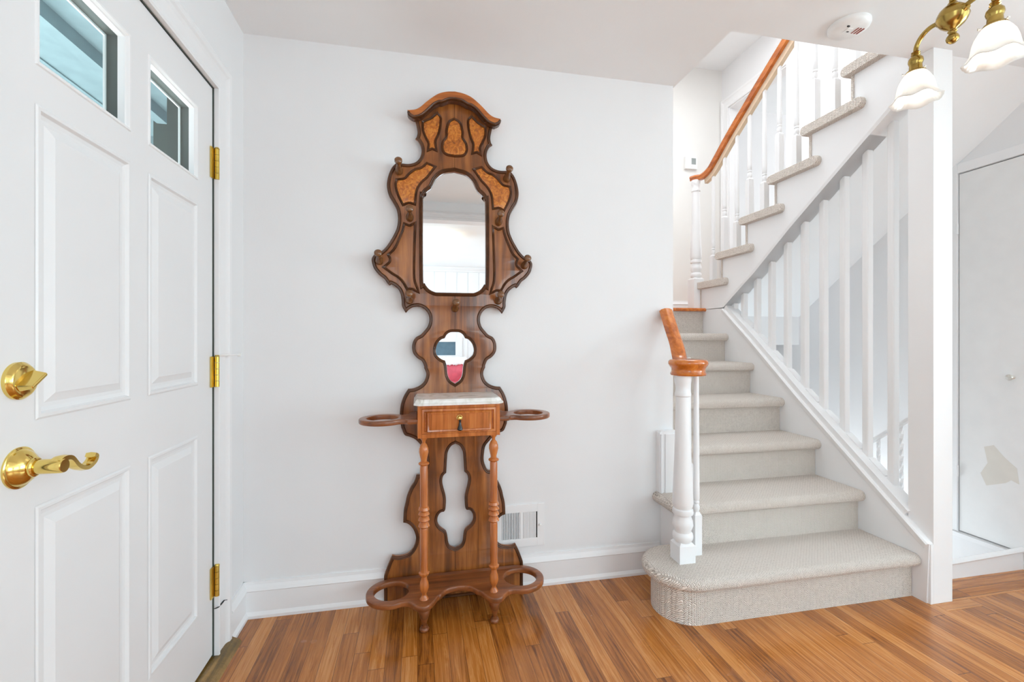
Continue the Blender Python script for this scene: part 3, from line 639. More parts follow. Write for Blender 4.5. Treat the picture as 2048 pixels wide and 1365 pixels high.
obj('lever', M().lathe([(0, .006), (.008, .006), (.010, 0)], (.093, -.006, 0), 14, Matrix.Rotation(R(90), 4, 'X')).box(.089, .091, -.0065, -.006, .004, .055), WPLAST, vt, smooth=True)

# ================================================================== LOWER STAIR FLIGHT
RISE, RUN = .2, .257
YR = [1.66 + RUN * i for i in range(7)]      # riser faces
def nose_profile(dep, h, drop=0.0):
    """riser + rounded nosing + tread in (out, z): out positive towards the front of the riser"""
    pr = [(0, drop)]; r = .027; zc = h - r
    pr.append((0, zc - r * .95)); pr.append((.012, zc - r))
    for k in range(9):
        a = R(-90 + k * 22.5); pr.append((.014 + r * math.cos(a) * .95, zc + r * math.sin(a)))
    return pr
st = empty('staircase', (1.6, 1.66, 0)); tag(st, 'lower stair flight in pale woven carpet rising from the oak floor', 'staircase')
def local(o, root):   # geometry is written in world coordinates; keep it there under a placed root
    o.matrix_parent_inverse = Matrix.Translation(-root.location) ; return o
# first step: bullnose end
cx, cyv, rr = 1.13, 1.795, .135
path = [(2.188, 1.66)] + [(x, 1.66) for x in (1.9, 1.5, 1.2)] + [(cx + rr * math.cos(R(t)), cyv + rr * math.sin(R(t))) for t in range(270, 89, -12)] + [(1.20, 1.93)]
pr = nose_profile(0, .2)
m = M(); m.sweep([(x, y, 0) for x, y in path], (0, 0, 1), [(-q if False else q, z) for q, z in pr] , cap=False)
# the sweep is an open skin: make the profile single sided, then close the top
m = M(); n = len(path); P = [Vector((x, y, 0)) for x, y in path]; k = len(pr); vs = []
for i in range(n):
    t0 = (P[i] - P[max(i - 1, 0)]) if i else (P[1] - P[0]); t1 = (P[min(i + 1, n - 1)] - P[i]) if i < n - 1 else t0
    t = (t0.normalized() + t1.normalized()).normalized(); side = Vector((t.y, -t.x, 0)) * -1     # outward = right of a path going -X is +Y.. flip
    for q, z in pr: vs.append(P[i] + side * q + Vector((0, 0, z)))
fs = [(i * k + j, i * k + j + 1, (i + 1) * k + j + 1, (i + 1) * k + j) for i in range(n - 1) for j in range(k - 1)]
top = [i * k + k - 1 for i in range(n)]
vs.append((2.188, 1.955, .2)); vs.append((1.20, 1.955, .2)); fs.append(tuple(top + [len(vs) - 1, len(vs) - 2]))
m.add(vs, fs); local(obj('step', m, CARPET, st, smooth=True, angle=50), st)
# second step returns round its open left end
pr2 = nose_profile(0, .4, .2)
path = [(2.188, YR[1]), (1.30, YR[1]), (1.215, YR[1]), (1.198, YR[1] + .006), (1.19, YR[1] + .022), (1.19, 2.00), (1.19, YB - .001)]
m = M(); n = len(path); P = [Vector((x, y, 0)) for x, y in path]; vs = []
for i in range(n):
    t0 = (P[i] - P[i - 1]) if i else (P[1] - P[0]); t1 = (P[i + 1] - P[i]) if i < n - 1 else t0
    t = (t0.normalized() + t1.normalized()).normalized(); side = Vector((-t.y, t.x, 0))
    for j, (q, z) in enumerate(pr2):
        zz = z
        if i >= 4 and j == 0: zz = .34
        vs.append(P[i] + side * q + Vector((0, 0, zz)))
fs = [(i * k + j, i * k + j + 1, (i + 1) * k + j + 1, (i + 1) * k + j) for i in range(n - 1) for j in range(k - 1)]
top = [i * k + k - 1 for i in range(n)]
vs += [(1.264, YB - .001, .4), (1.266, 2.215, .4), (2.188, 2.215, .4)]; fs.append(tuple(top + [len(vs) - 3, len(vs) - 2, len(vs) - 1]))
m.add(vs, fs); local(obj('step', m, CARPET, st, smooth=True, angle=50), st)
for i in range(2, 6):
    h = RISE * (i + 1); p = nose_profile(0, h, h - RISE)
    poly = [(YR[i] - q, z) for q, z in p] + [(YR[i] + RUN + .04, h), (YR[i] + RUN + .04, h - .02), (YR[i] + .02, h - .05), (YR[i] + .02, h - RISE)]
    local(obj('step', M().prism(poly, 0, XS0 + .001, XS1 - .001), CARPET, st, smooth=True, angle=50), st)
local(obj('riser', M().box(XS0 + .001, XS1 - .001, YR[6] + .003, YR[6] + .02, 1.2, 1.372), CARPET, st), st)
poly = [(YR[6] - .036 - 0.0, 1.386)] + [(YR[6] - .026 + .012 * math.cos(R(a)), 1.386 + .013 * math.sin(R(a))) for a in range(270, 89, -30)] + [(YR[6] + .09, 1.399), (YR[6] + .09, 1.373)]
poly = poly[1:]
local(obj('landing_nosing', M().prism(poly, 0, XS0 + .001, XS1 + .02), RAIL, st, smooth=True, angle=50), st)
# white end panel under the open side and the closed right stringer
local(obj('end_panel', M().box(1.195, XS0, 1.925, YB, 0, .34), TRIM, st), st)
low_line = [(3.25, 1.39), (2.963, 1.384), (2.69, 1.165), (2.279, .815), (1.963, .562), (1.648, .311), (1.59, .265)]
sm = M().prism(low_line + [(1.6, 0.0), (1.75, 0), (3.3, 1.05)], 0, XS1, 2.29)
local(obj('stringer', sm, TRIM, st), st)
cap = M(); cpt = [(XS1 + .05, y, z) for y, z in [(2.963, 1.384), (2.69, 1.165), (2.279, .815), (1.963, .562), (1.70, .352)]]
cap.sweep(cpt, (1, 0, 0), [(0, -.045), (0, .045), (-.020, .045), (-.028, .036), (-.028, -.045)])
local(obj('stringer_cap', cap, TRIM, st), st)
cap = M(); cap.sweep([(XS1, y, z) for y, z in low_line[1:]], (1, 0, 0), [(.030, 0), (.030, -.006), (.018, -.010), (.006, -.012), (0, -.006), (0, 0)])
local(obj('stringer_bead', cap, TRIM, st, smooth=True, angle=40), st)

# landing
lm = M().box(XS0, XW, YR[6] + .09, YL, Z2 - .03, Z2).box(XS1 + .02, XW, YR[6] - .05, YR[6] + .09, Z2 - .03, Z2)
struct('floor_landing', lm, FLOORX, 'oak landing floor at the turn of the stairs')
struct('ceiling_under_landing', M().box(XS1 + .1, XW, 3.116, YL, Z2 - .06, Z2 - .03), CEIL)
struct('trim_header', M().box(2.29, XW, 3.116, 3.216, 1.113, Z2 - .06), WALL, 'boxed header under the landing behind the white spindles')
# white boxed trim on the wall end above the second step
m = M().prism([(1.172, .4), (XS0, .4), (XS0, .705), (1.180, .705), (1.172, .697)], 1, 2.065, YB)
m.box(1.176, 1.186, 2.058, 2.066, .4, .69).box(1.20, 1.258, 2.060, 2.066, .4, .69)
struct('trim_wall_end', m, TRIM, 'short white boxed trim on the wall end above the second step')

# ================================================================== SUPPORT POST
po = empty('support_post', (2.264, 1.64, 0)); tag(po, 'square white painted post from floor to ceiling at the foot of the stairs', 'post')
local(obj('shaft', M().box(2.211, 2.317, 1.587, 1.694, 0, ZC), TRIM, po, bevel=.002), po)
local(obj('plinth_board', M().prism([(1.587, 0), (1.66, 0), (1.66, .262), (1.587, .262)], 0, 2.196, 2.211), TRIM, po, bevel=.001), po)

# ================================================================== UPPER FLIGHT
us = empty('staircase', (2.59, 3.2, Z2)); tag(us, 'upper stair flight with carpet-wrapped treads over a white stringer, rising through the ceiling opening', 'staircase')
UY = [3.232 - .257 * j for j in range(8)]    # riser faces
UZ = [1.605 + .1925 * j for j in range(8)]   # tread tops
for j in range(6):
    r = .028; zt = UZ[j]; zc_ = zt - r; y0 = UY[j] + .042; y1 = max(UY[j + 1] - .075, 1.69)
    # end elevation of the wrapped tread (capsule), extruded in X, its left end rounded
    cap_ = [(y0 - r + r * math.cos(R(a)), zc_ + r * math.sin(R(a))) for a in range(-90, 91, 30)] + [(y1 + r * .8 - r * .8 * math.cos(R(a)), zc_ + r * math.sin(R(a))) for a in range(90, -91, -30)]
    m = M(); n = len(cap_); vs = []
    secs = [(2.152, .84), (2.156, .94), (2.165, 1.0), (2.240, 1.0)]
    for x, s_ in secs:
        for y, z in cap_:
            yy = y0 - r if y > (y0 + y1) / 2 else y1 + r
            vs.append((x, yy + (y - yy) * s_, zc_ + (z - zc_) * s_))
    fs = [tuple(range(n))]
    for i in range(len(secs) - 1): fs += [(i * n + k_, i * n + (k_ + 1) % n, (i + 1) * n + (k_ + 1) % n, (i + 1) * n + k_) for k_ in range(n)]
    fs.append(tuple(range((len(secs) - 1) * n, len(secs) * n)))
    m.add(vs, fs)
    m.prism([(y0 - r + r * math.cos(R(a)), zc_ + r * math.sin(R(a))) for a in range(-90, 91, 30)] + [(UY[j + 1] - .01, zt), (UY[j + 1] - .01, zt - .04)], 0, 2.24, XW - .002)
    lo = Z2 if j == 0 else UZ[j - 1]
    m.box(2.178, XW - .002, UY[j] - .012, UY[j], lo - .005, zt - .05)
    local(obj('step', m, CARPET, us, smooth=True, angle=50), us)
# stringer: saw-tooth top, raking bottom
up_line = [(2.963, 1.39), (2.643, 1.604), (2.352, 1.826), (2.08, 2.016), (1.856, 2.171), (1.675, 2.296)]
top_pts = [(3.228, 1.39)]
for j in range(7):
    if UY[j + 1] < 1.6: break
    top_pts += [(UY[j] - .004, UZ[j] - .054), (UY[j + 1] - .004, UZ[j] - .054)]
top_pts = [(y, z) for y, z in top_pts]
sm = M().prism(top_pts + [(1.675, UZ[5] - .054), (1.675, 2.296)][:2] + list(reversed(up_line))[1:], 0, 2.186, 2.29)
local(obj('stringer', sm, TRIM, us), us)
bt = M(); bt.sweep([(2.24, y, z) for y, z in up_line[:5] + [(1.70, 2.28)]], (1, 0, 0), [(0, -.054), (0, .05), (-.038, .05), (-.038, -.030), (-.016, -.058)])
local(obj('stringer_trim', bt, TRIM, us, smooth=True, angle=30), us)
# soffit
so_ = M().prism([(3.216, 1.262), (1.62, 2.4405), (1.66, 2.46), (3.216, 1.33)], 0, 2.318, XW)
local(obj('soffit', so_, CEIL, us), us)
so2 = M().box(2.317, XW, 1.60, 1.80, ZC - .002, ZC + .01)

# ================================================================== RAILINGS
def baluster_mesh(h, hb, s=.017, r0=.0135, r1=.0105):
    m = M(); m.box(-s, s, -s, s, 0, hb - .012); m.lathe([(hb - .012, s * 1.30), (hb, s * .80)], (0, 0, 0), 4, Matrix.Rotation(R(45), 4, 'Z'))
    m.lathe([(hb, s * .62), (hb + .006, s * .72), (hb + .018, s * .85), (hb + .030, s * .72), (hb + .036, s * .60), (hb + .040, s * .78), (hb + .046, s * .78), (hb + .050, s * .62), (hb + .056, r0), (hb + .10, r0 * 1.02), (h, r1)], (0, 0, 0), 16)
    return m
def newel(name, parent, loc, h, hb, s=.0375):
    m = M(); m.box(-s, s, -s, s, 0, hb - .012); m.lathe([(hb - .012, s * 1.41), (hb, s * 1.0)], (0, 0, 0), 4, Matrix.Rotation(R(45), 4, 'Z'))
    H = h - hb
    prof = [(hb - .002, .033), (hb + .010, .041), (hb + .022, .043), (hb + .034, .041), (hb + .040, .034), (hb + .050, .036), (hb + .070, .043), (hb + .090, .041), (hb + .108, .034), (hb + .114, .035), (hb + .118, .042), (hb + .128, .044), (hb + .138, .042), (hb + .142, .036), (hb + .150, .040), (hb + .165, .044),
            (hb + .25, .0405), (hb + .40, .034), (h - .092, .0285), (h - .088, .034), (h - .078, .035), (h - .070, .031), (h - .055, .029), (h - .040, .031), (h - .028, .035), (h - .012, .036), (h, .034)]
    m.lathe(prof, (0, 0, 0), 28)
    o = obj(name, m, TRIM, parent, smooth=True, angle=40); o.location = loc; return o
def rail_prof(w=.033, h=.024):
    return [(-h, -.018), (-h, .018), (-h * .55, .021), (-h * .3, w * .82), (h * .2, w), (h * .7, w * .8), (h, w * .35), (h * 1.05, 0), (h, -w * .35), (h * .7, -w * .8), (h * .2, -w), (-h * .3, -w * .82), (-h * .55, -.021)]
def rail_sweep(path, prof):
    """profile a = up (perpendicular to the path in its vertical plane), b = sideways"""
    P = [Vector(p) for p in path]; n = len(P); k = len(prof); vs = []
    for i in range(n):
        t = (P[min(i + 1, n - 1)] - P[max(i - 1, 0)]).normalized(); sd_ = t.cross(Vector((0, 0, 1))).normalized(); up = sd_.cross(t)
        for a, b in prof: vs.append(P[i] + up * a + sd_ * b)
    fs = [(i * k + c, i * k + (c + 1) % k, (i + 1) * k + (c + 1) % k, (i + 1) * k + c) for i in range(n - 1) for c in range(k)] + [tuple(range(k)), tuple((n - 1) * k + c for c in range(k))]
    return M().add(vs, fs)
def curve3(pts, sub=6):
    P = [Vector(p) for p in pts]; n = len(P); out = []
    for i in range(n - 1):
        p1, p2 = P[i], P[i + 1]; p0 = P[i - 1] if i else p1 * 2 - p2; p3 = P[i + 2] if i < n - 2 else p2 * 2 - p1
        for q in range(sub):
            t = q / sub; out.append(.5 * ((2 * p1) + (p2 - p0) * t + (2 * p0 - 5 * p1 + 4 * p2 - p3) * t ** 2 + (3 * p1 - p0 - 3 * p2 + p3) * t ** 3))
    out.append(P[-1]); return out

lr = empty('stair_railing', (1.13, 1.80, .2)); tag(lr, 'short lower stair railing with turned white newel and stained wood volute on the first step', 'railing')
newel('newel_post', lr, (1.131 - 1.13, 0, 0), .803, .085)
hr_ = obj('handrail', rail_sweep(curve3([(1.150, 1.835, 1.046), (1.163, 1.875, 1.068), (1.178, 1.925, 1.128), (1.190, 1.985, 1.195), (1.212, 2.078, 1.297)]), rail_prof()), RAIL, lr, smooth=True, angle=50); local(hr_, lr)
vo = M().lathe([(1.004, .060), (1.004, .073), (1.010, .076), (1.016, .073), (1.022, .070), (1.034, .071), (1.044, .078), (1.054, .0835), (1.064, .083), (1.071, .077), (1.074, .066), (1.072, .050), (1.074, .030), (1.074, 0)], (1.160, 1.805, 0), 40)
vo = local(obj('volute', vo, RAIL, lr, smooth=True, angle=50), lr)
b1 = obj('baluster', baluster_mesh(.806, .19), TRIM, lr, smooth=True, angle=40); b1.location = (1.222 - 1.13, 1.838 - 1.80, 0)
b2 = obj('baluster', baluster_mesh(.675, .19), TRIM, lr, smooth=True, angle=40); b2.location = (1.238 - 1.13, 1.925 - 1.80, .2)

ur = empty('stair_railing', (2.2, 3.27, Z2)); tag(ur, 'long upper stair railing with stained handrail and turned white balusters climbing from the landing newel', 'railing')
newel('newel_post', ur, (-.03, 0, 0), 1.02, .245, .043)
upath = [(2.165, 3.315, 2.450), (2.172, 3.275, 2.444), (2.19, 3.215, 2.437), (2.2, 3.133, 2.462), (2.2, 3.058, 2.514), (2.2, 2.942, 2.606), (2.2, 2.832, 2.685), (2.2, 2.731, 2.754), (2.2, 2.634, 2.822), (2.2, 2.544, 2.882), (2.2, 2.458, 2.938), (2.2, 2.387, 2.985), (2.2, 2.2, 3.11), (2.2, 1.9, 3.31)]
pth = curve3(upath, 5)
local(obj('handrail', rail_sweep(pth, rail_prof(.028, .022)), RAIL, ur, smooth=True, angle=50), ur)
local(obj('rail_fillet', rail_sweep([Vector((2.216, 0, 0)) + Vector((0, p.y, p.z)) for p in pth[10:]], [(-.060, -.016), (-.060, .012), (-.018, .012), (-.018, -.016)]), FILLET, ur), ur)
from bisect import bisect
def rail_z(y):
    for a, b in zip(pth, pth[1:]):
        if b.y <= y <= a.y: return a.z + (b.z - a.z) * (a.y - y) / max(a.y - b.y, 1e-6)
    return pth[-1].z
BY = [3.122, 2.991, 2.856, 2.731, 2.593, 2.467, 2.336, 2.206, 2.078, 1.959]
BT = [0, 1, 1, 2, 2, 3, 3, 4, 4, 5]
for y, tj in zip(BY, BT):
    zb = UZ[tj]; h = rail_z(y) - .035 - zb
    q = obj('baluster', baluster_mesh(h, .20 if BY.index(y) % 2 == 0 else .27, .0185, .0145, .011), TRIM, ur, smooth=True, angle=40); q.location = (.02, y - 3.27, zb - Z2)

# ================================================================== SPINDLE SCREEN
ss = empty('spindle_screen', (2.25, 2.4, 0)); tag(ss, 'screen of square white spindles filling the triangle between the two stair flights', 'railing')
def interp(line, y):
    for a, b in zip(line, line[1:]):
        if min(a[0], b[0]) <= y <= max(a[0], b[0]): return a[1] + (b[1] - a[1]) * (y - a[0]) / (b[0] - a[0])
    return line[-1][1]
SY = [2.93, 2.833, 2.705, 2.575, 2.446, 2.317, 2.188, 2.059, 1.930, 1.801]
for y in SY:
    z0 = interp(low_line, y) - .005; z1 = interp(up_line, y) + .008
    if z1 - z0 < .03: continue
    m = M().box(-.018, .018, -.017, .017, z0, z1)
    q = obj('spindle', m, TRIM, ss, bevel=.006); q.location = (.012, y - 2.4, 0)
for a, b in zip(SY[1:], SY[2:]):
    local(obj('sloped_block', M().prism([(a - .024, interp(low_line, a - .024) + .026), (b + .024, interp(low_line, b + .024) + .026), (b + .024, interp(low_line, b + .024) + .040), (a - .024, interp(low_line, a - .024) + .040)], 0, 2.242, 2.282), TRIM, ss), ss)

# ================================================================== BASEMENT STAIR (seen between the spindles)
bs = empty('basement_railing', (2.42, 1.83, -.1)); tag(bs, 'white iron railing with twisted bars going down to the basement behind the spindle screen', 'railing')
def br(y): return .761 - .797 * (y - 1.825)
obj_ = M().sweep([(2.38, 1.76, br(1.76)), (2.38, 3.0, br(3.0))], (1, 0, 0), [(-.010, -.012), (-.010, .012), (.006, .012), (.006, -.012)])
local(obj('top_rail', obj_, TRIM, bs), bs)
for y in (1.854, 1.971, 2.088, 2.205):
    m = M(); nseg = 40; h0 = br(y) - .9; h1 = br(y) - .008; vs = []; fs = []
    for i in range(nseg + 1):
        a = i / nseg * math.pi * 8; z = h0 + (h1 - h0) * i / nseg
        for c in range(4): vs.append((2.38 + .0095 * math.cos(a + c * math.pi / 2), y + .0095 * math.sin(a + c * math.pi / 2), z))
    for i in range(nseg): fs += [(i * 4 + c, i * 4 + (c + 1) % 4, (i + 1) * 4 + (c + 1) % 4, (i + 1) * 4 + c) for c in range(4)]
    m.add(vs, fs); local(obj('twisted_bar', m, TRIM, bs), bs)
bst = empty('staircase', (2.6, 1.9, -.2)); tag(bst, 'basement stairs going down behind the white curb and spindle screen', 'staircase')
for j in range(9):
    m = M().box(2.30, XW, 1.78 + j * .25, 2.03 + j * .25 + .02, -.2 * (j + 1) - .04, -.2 * (j + 1)).box(2.30, XW, 1.78 + j * .25, 1.80 + j * .25, -.2 * (j + 1), -.2 * j - (.04 if j else .02))
    local(obj('step', m, TRIM, bst), bst)

# ================================================================== CLOSET DOOR under the upper flight (in the outer wall)
d3 = empty('door_3', (XW, 1.85, .08)); tag(d3, 'flat white closet door at the right edge with a small satin knob', 'door', kind='structure')
def loc3(o): return local(o, d3)
DA, DB, DZ0, DZT = 1.20, 2.008, .082, 2.085
wx = XW - .0
wl = M().box(XW, XW + .1, 1.0, 1.195, -.06, ZC).box(XW, XW + .1, 1.195, 1.675, -.06, .080).box(XW, XW + .1, 1.195, 1.675, 2.091, ZC).box(XW + .1, XW + .12, 1.0, 2.3, -.06, 2.3)   # wall the door sits in, near part
struct('wall_closet', wl, WALL)
loc3(obj('leaf', M().box(XW - .004, XW + .035, DA, DB, DZ0 + .004, DZT), plain('closet_door_paint', (.79, .79, .785), .5, var=.02), d3))
loc3(obj('sill', M().box(XW - .026, XW, 1.745, 2.06, DZ0 - .030, DZ0 - .004), TRIM, d3, bevel=.002))
loc3(obj('casing', M().box(XW - .012, XW, DB + .006, DB + .05, DZ0 - .004, DZT + .06).box(XW - .012, XW, 1.1, DB + .006, DZT + .007, DZT + .06), TRIM, d3, bevel=.002))
for z in (.42, 1.78): loc3(obj('hinge', M().lathe([(z - .03, .006), (z + .03, .006)], (XW - .014, DB + .004, 0), 12), TRIM, d3, smooth=True))
pp = [(1.894, .582), (1.852, .600), (1.803, .543), (1.756, .503), (1.747, .424), (1.779, .436), (1.803, .414), (1.884, .377), (1.910, .436), (1.878, .500)]
loc3(obj('putty_patch', M().prism(pp, 0, XW - .0046, XW - .0038), plain('putty', srgb(216, 212, 204), .8, var=.03), d3))
loc3(obj('knob', M().lathe([(0, .010), (.004, .010), (.006, .006), (.016, .006), (.019, .013), (.026, .016), (.032, .013), (.034, 0)], (XW - .004, 1.772, .965), 24, Matrix.Rotation(R(-90), 4, 'Y')), SILVER, d3, smooth=True))

# ================================================================== UPSTAIRS DOORWAY
m = M(); m.sweep([(XW, 3.955, Z2), (XW, 3.955, 3.425), (XW, 3.232, 3.425), (XW, 3.232, Z2)], (-1, 0, 0), [(a, b) for a, b in casing_prof(.095)])
struct('trim_upper_casing', m, TRIM, 'white casing of the upstairs doorway beyond the landing')
m = M().box(XW, XW + .1, 3.945, 3.957, Z2, 3.425).box(XW, XW + .1, 3.230, 3.242, Z2, 3.425).box(XW, XW + .1, 3.242, 3.945, 3.413, 3.427); struct('trim_upper_jamb', m, TRIM)
th = empty('thermostat', (2.63, YL, 2.885)); tag(th, 'small white thermostat with grey display on the landing wall', 'thermostat')
obj('body', M().box(-.068, .062, -.028, 0, -.060, .060), WPLAST, th, bevel=.004)
obj('display', M().box(-.002, .045, -.0295, -.028, -.015, .045), LCD, th)
obj('button', M().box(.0, .016, -.030, -.028, -.045, -.030), WPLAST, th)

# ================================================================== SMOKE DETECTOR
sdv = empty('smoke_detector', (1.719, 1.545, ZC)); tag(sdv, 'round white smoke detector with dark red slots on the ceiling', 'smoke detector')
obj('housing', M().lathe([(0, .074), (-.010, .074), (-.018, .070), (-.024, .062), (-.028, .050), (-.030, .0)], (0, 0, 0), 44), WPLAST, sdv, smooth=True)
DR_ = plain('dark_red_slot', srgb(150, 62, 52), .5)
for k in range(3): obj('slot', M().box(.012 + k * .013, .016 + k * .013, -.030, .004, -.0305, -.0235), DR_, sdv)
obj('test_button', M().box(-.028, -.004, -.022, .008, -.0315, -.0285), WPLAST, sdv, bevel=.002)
for x, y in ((-.036, -.030), (-.012, -.004)): obj('indicator', M().box(x - .005, x + .005, y - .0025, y + .0025, -.0325, -.0283), BLACK, sdv)

# ================================================================== CHANDELIER
ch = empty('chandelier', (1.832, 1.255, ZC)); tag(ch, 'brass ceiling light with two gooseneck arms and ruffled frosted glass shades', 'ceiling light')
zb = 2.288 - ZC
obj('canopy', M().lathe([(0, .062), (-.006, .062), (-.016, .050), (-.024, .030), (-.030, .014), (-.034, .014)], (0, 0, 0), 32), ABRASS, ch, smooth=True)
obj('stem', M().lathe([(-.034, .009), (zb + .055, .009), (zb + .048, .014), (zb + .036, .016)], (0, 0, 0), 20), ABRASS, ch, smooth=True)
bp = [(zb + .042, .014), (zb + .038, .024), (zb + .026, .036), (zb + .012, .0425), (zb + .003, .044), (zb + .000, .0455), (zb - .003, .044), (zb - .014, .0405), (zb - .026, .033), (zb - .036, .022), (zb - .042, .012), (zb - .046, .010), (zb - .050, .014), (zb - .054, .011), (zb - .058, .010), (zb - .066, .016), (zb - .074, .0185), (zb - .083, .016), (zb - .090, .008), (zb - .092, 0)]
obj('ball', M().lathe(bp, (0, 0, 0), 36), ABRASS, ch, smooth=True, angle=60)
dirs = [Vector((.011, .129, 0)), Vector((-.014, -.129, 0))]
scal = lambda a, z: 1 + .035 * math.cos(a * 60 / 1.0 * 1) * 0 
for dv in dirs:
    u = dv.normalized(); e = dv
    pts = curve3([u * .030 + Vector((0, 0, zb + .004)), u * .050 + Vector((0, 0, zb + .012)), u * .080 + Vector((0, 0, zb + .014)), u * .108 + Vector((0, 0, zb + .002)), u * .126 + Vector((0, 0, zb - .022)), u * .13 + Vector((0, 0, zb - .048))], 6)
    am = M().tube(pts, .0078, 14)
    dq = u.to_track_quat('Z', 'Y').to_matrix().to_4x4()
    am.lathe([(.034, .013), (.040, .016), (.044, .013), (.050, .010)], (0, 0, zb + .006), 18, dq)
    obj('arm', am, ABRASS, ch, smooth=True, angle=60)
    so_p = [(zb - .040, .010), (zb - .044, .014), (zb - .048, .010), (zb - .052, .0145), (zb - .056, .0105), (zb - .060, .016), (zb - .068, .022), (zb - .078, .0235), (zb - .086, .021), (zb - .090, .019), (zb - .100, .020), (zb - .112, .021), (zb - .114, .029), (zb - .118, .031), (zb - .122, .031)]
    sk = obj('socket', M().lathe(so_p, (e.x, e.y, 0), 28), ABRASS, ch, smooth=True, angle=50)
    for a in (20, 140, 260):
        mm = Matrix.Rotation(R(a), 4, 'Z') @ Matrix.Rotation(R(90), 4, 'Y')
        obj('thumb_screw', M().lathe([(.028, .0015), (.036, .0015), (.037, .004), (.041, .004)], (e.x, e.y, zb - .118), 8, mm), SILVER, sk)
    z_ = zb - .118
    sp_ = [(0, .027), (-.006, .030), (-.018, .038), (-.034, .0465), (-.052, .052), (-.070, .055), (-.082, .057), (-.092, .062), (-.102, .070), (-.108, .0765)]
    def rip(a, z): 
        q = max(0, min(1, (-z - .075 - 0) / .035)) if False else 0
        return 1
    m = M(); seg = 120; vs = []; fs = []
    for i, (zz, r_) in enumerate(sp_):
        fl_ = (i / (len(sp_) - 1)) ** 4
        for c in range(seg):
            a = 2 * math.pi * c / seg; ru = r_ * (1 + .010 * math.cos(a * 30) * (.3 + .7 * (i > 0)) + .035 * fl_ * math.cos(a * 6))
            vs.append((e.x + ru * math.cos(a), e.y + ru * math.sin(a), z_ + zz - .0045 * fl_ * math.cos(a * 6 + math.pi)))
    for i in range(len(sp_) - 1): fs += [(i * seg + c, i * seg + (c + 1) % seg, (i + 1) * seg + (c + 1) % seg, (i + 1) * seg + c) for c in range(seg)]
    m.add(vs, fs); shd = obj('shade', m, SHADE, ch, smooth=True, angle=80)
    md = shd.modifiers.new('solid', 'SOLIDIFY'); md.thickness = .0025; md.offset = -1
    obj('bulb', M().lathe([(-.012, .012), (-.028, .014), (-.045, .022), (-.058, .025), (-.070, .022), (-.080, .012), (-.083, 0)], (e.x, e.y, z_), 20), BULB, ch, smooth=True)
    pt = point('chandelier_lamp', (1.832 + e.x, 1.255 + e.y, ZC + z_ - .040), 3.6)

# ================================================================== ROOM BEHIND THE CAMERA (seen in the mirrors)
m = M().box(X0, XR, -.33, -.18, 2.276, ZC)
m.sweep([(XR, -.18, 2.30), (X0, -.18, 2.30)], (0, 1, 0), [(-.03, 0), (-.03, .014), (-.012, .018), (.0, .012), (.02, .012), (.03, .02), (.045, .016), (.05, 0)])
struct('trim_header_living', m, TRIM)
m = M().sweep([(X0, YF, ZC), (XR, YF, ZC)], (0, 0, 1), [(0, 0), (.07, 0), (.07, -.012), (.05, -.03), (.02, -.055), (.012, -.075), (0, -.08)])
struct('trim_crown_far', m, TRIM)
m = M()
for k in range(26): m.box(X0 + .02 + k * .2, X0 + .20 + k * .2, YF, YF + .008, .12, ZC - .08) if not (1.4 < X0 + k * .2 < 3.9) else None
struct('trim_plank_panelling', m, TRIM)
dl = empty('drum_ceiling_light', (.29, -1.5, ZC)); tag(dl, 'white drum ceiling light reflected in the upper mirror', 'ceiling light')
obj('canopy', M().lathe([(0, .06), (-.012, .06), (-.02, .05), (-.02, .01), (-.10, .008)], (0, 0, 0), 24), WPLAST, dl, smooth=True)
obj('drum_shade', M().open_lathe([(-.10, .20), (-.27, .20)], (0, 0, 0), 40), DRUM, dl, smooth=True)
obj('diffuser', M().lathe([(-.268, .195), (-.276, .18), (-.282, .0)], (0, 0, 0), 40), DRUM, dl, smooth=True)
point('drum_lamp', (.29, -1.5, ZC - .19), .15, (1, .95, .87), .12)
ac = empty('armchair', (.45, -3.35, 0)); tag(ac, 'red upholstered armchair reflected in the lower clover-shaped mirror', 'armchair')
obj('seat', M().box(-.34, .34, -.30, .36, .20, .44), RED, ac, bevel=.04)
obj('backrest', M().box(-.34, .34, -.42, -.24, .20, .80), RED, ac, bevel=.05)
for s in (-1, 1): obj('armrest', M().box(s * .34 - .06, s * .34 + .06, -.36, .34, .20, .62), RED, ac, bevel=.04)
for x in (-.3, .3):
    for y in (-.33, .30): obj('leg', M().lathe([(0, .015), (.2, .024)], (x, y, 0), 12), PEG, ac, smooth=True)
thm = M(); random.seed(3)
nx, ny = 40, 24; vs = []; fs = []
for i in range(nx + 1):
    for j in range(ny + 1):
        x = -.36 + .72 * i / nx; s = -1 + 2 * j / ny; y = -.33 + .115 * math.sin(s * math.pi / 2); z = .845 - .13 * abs(s) ** 2.2 + random.uniform(-.012, .012)
        vs.append((x, y + random.uniform(-.006, .006), z))
for i in range(nx):
    for j in range(ny): fs.append((i * (ny + 1) + j, i * (ny + 1) + j + 1, (i + 1) * (ny + 1) + j + 1, (i + 1) * (ny + 1) + j))
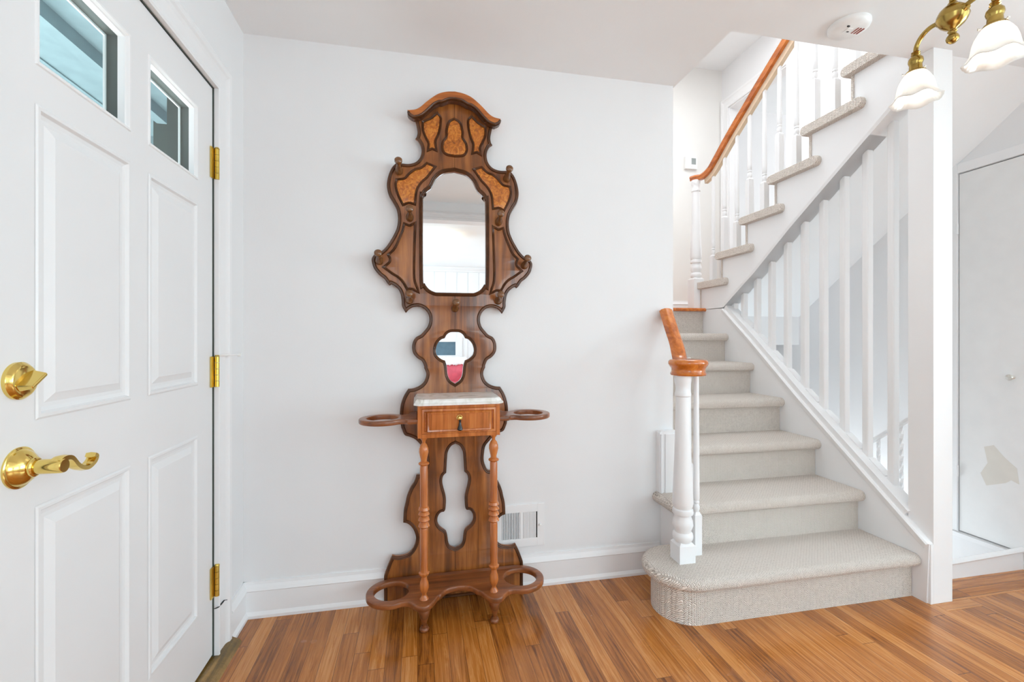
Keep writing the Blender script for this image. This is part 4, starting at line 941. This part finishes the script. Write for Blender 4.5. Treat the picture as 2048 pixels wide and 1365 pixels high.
thm.add(vs, fs); ft = obj('fur_throw', thm, FUR, None, smooth=True, angle=180); ft.location = (.45, -3.35, 0); tag(ft, 'white fluffy throw draped over the back of the red armchair', 'throw')
md = ft.modifiers.new('solid', 'SOLIDIFY'); md.thickness = .015
fp = empty('wall_panel', (.45, YF + .008, .98)); tag(fp, 'slate-blue panel in a white surround on the far wall, seen in the lower mirror', 'panel')
obj('surround', M().box(-.34, -.22, 0, .03, -.20, .20).box(.22, .34, 0, .03, -.20, .20).box(-.22, .22, 0, .03, .12, .20).box(-.22, .22, 0, .03, -.20, -.12), TRIM, fp)
obj('panel_face', M().box(-.22, .22, 0, .01, -.12, .12), BLUEG, fp)
am_ = empty('arched_mirror', (.26, YF + .008, 1.3)); tag(am_, 'round silver-rimmed wall mirror on the planked far wall, seen in the upper mirror', 'mirror')
ringp = [(.28 * math.cos(R(a)), 0, .30 + .28 * math.sin(R(a))) for a in range(0, 360, 10)]
obj('rim', M().sweep(ringp, (0, 1, 0), [(-.012, 0), (-.012, .02), (.012, .02), (.012, 0)], closed=True), SILVER, am_)
obj('glass', M().lathe([(0, .27), (.006, .27)], (0, 0, .30), 36, Matrix.Rotation(R(-90), 4, 'X')), MIRROR, am_)
# unseen windows put in to let daylight in (frames round the openings)
def unseen_window(name, axis, pos, a0, a1, z0=.65, z1=2.25):
    m = M(); t = .03
    def bx(u0, u1, w0, w1, d0=0, d1=t):
        if axis == 0: m.box(pos + d0, pos + d1, u0, u1, w0, w1)
        else: m.box(u0, u1, pos + d0, pos + d1, w0, w1)
    bx(a0, a0 + .05, z0, z1); bx(a1 - .05, a1, z0, z1); bx(a0 + .05, a1 - .05, z0, z0 + .05); bx(a0 + .05, a1 - .05, z1 - .05, z1); bx(a0 + .05, a1 - .05, (z0 + z1) / 2 - .02, (z0 + z1) / 2 + .02)
    return struct(name, m, TRIM)
unseen_window('unseen_window_1', 0, XR + .03, -3.7, -.9); unseen_window('unseen_window_2', 0, XR + .03, -.4, 1.3); unseen_window('unseen_window_3', 1, YF - .06, 1.6, 3.9); unseen_window('unseen_window_4', 0, X0 - .06, -3.5, -1.3)
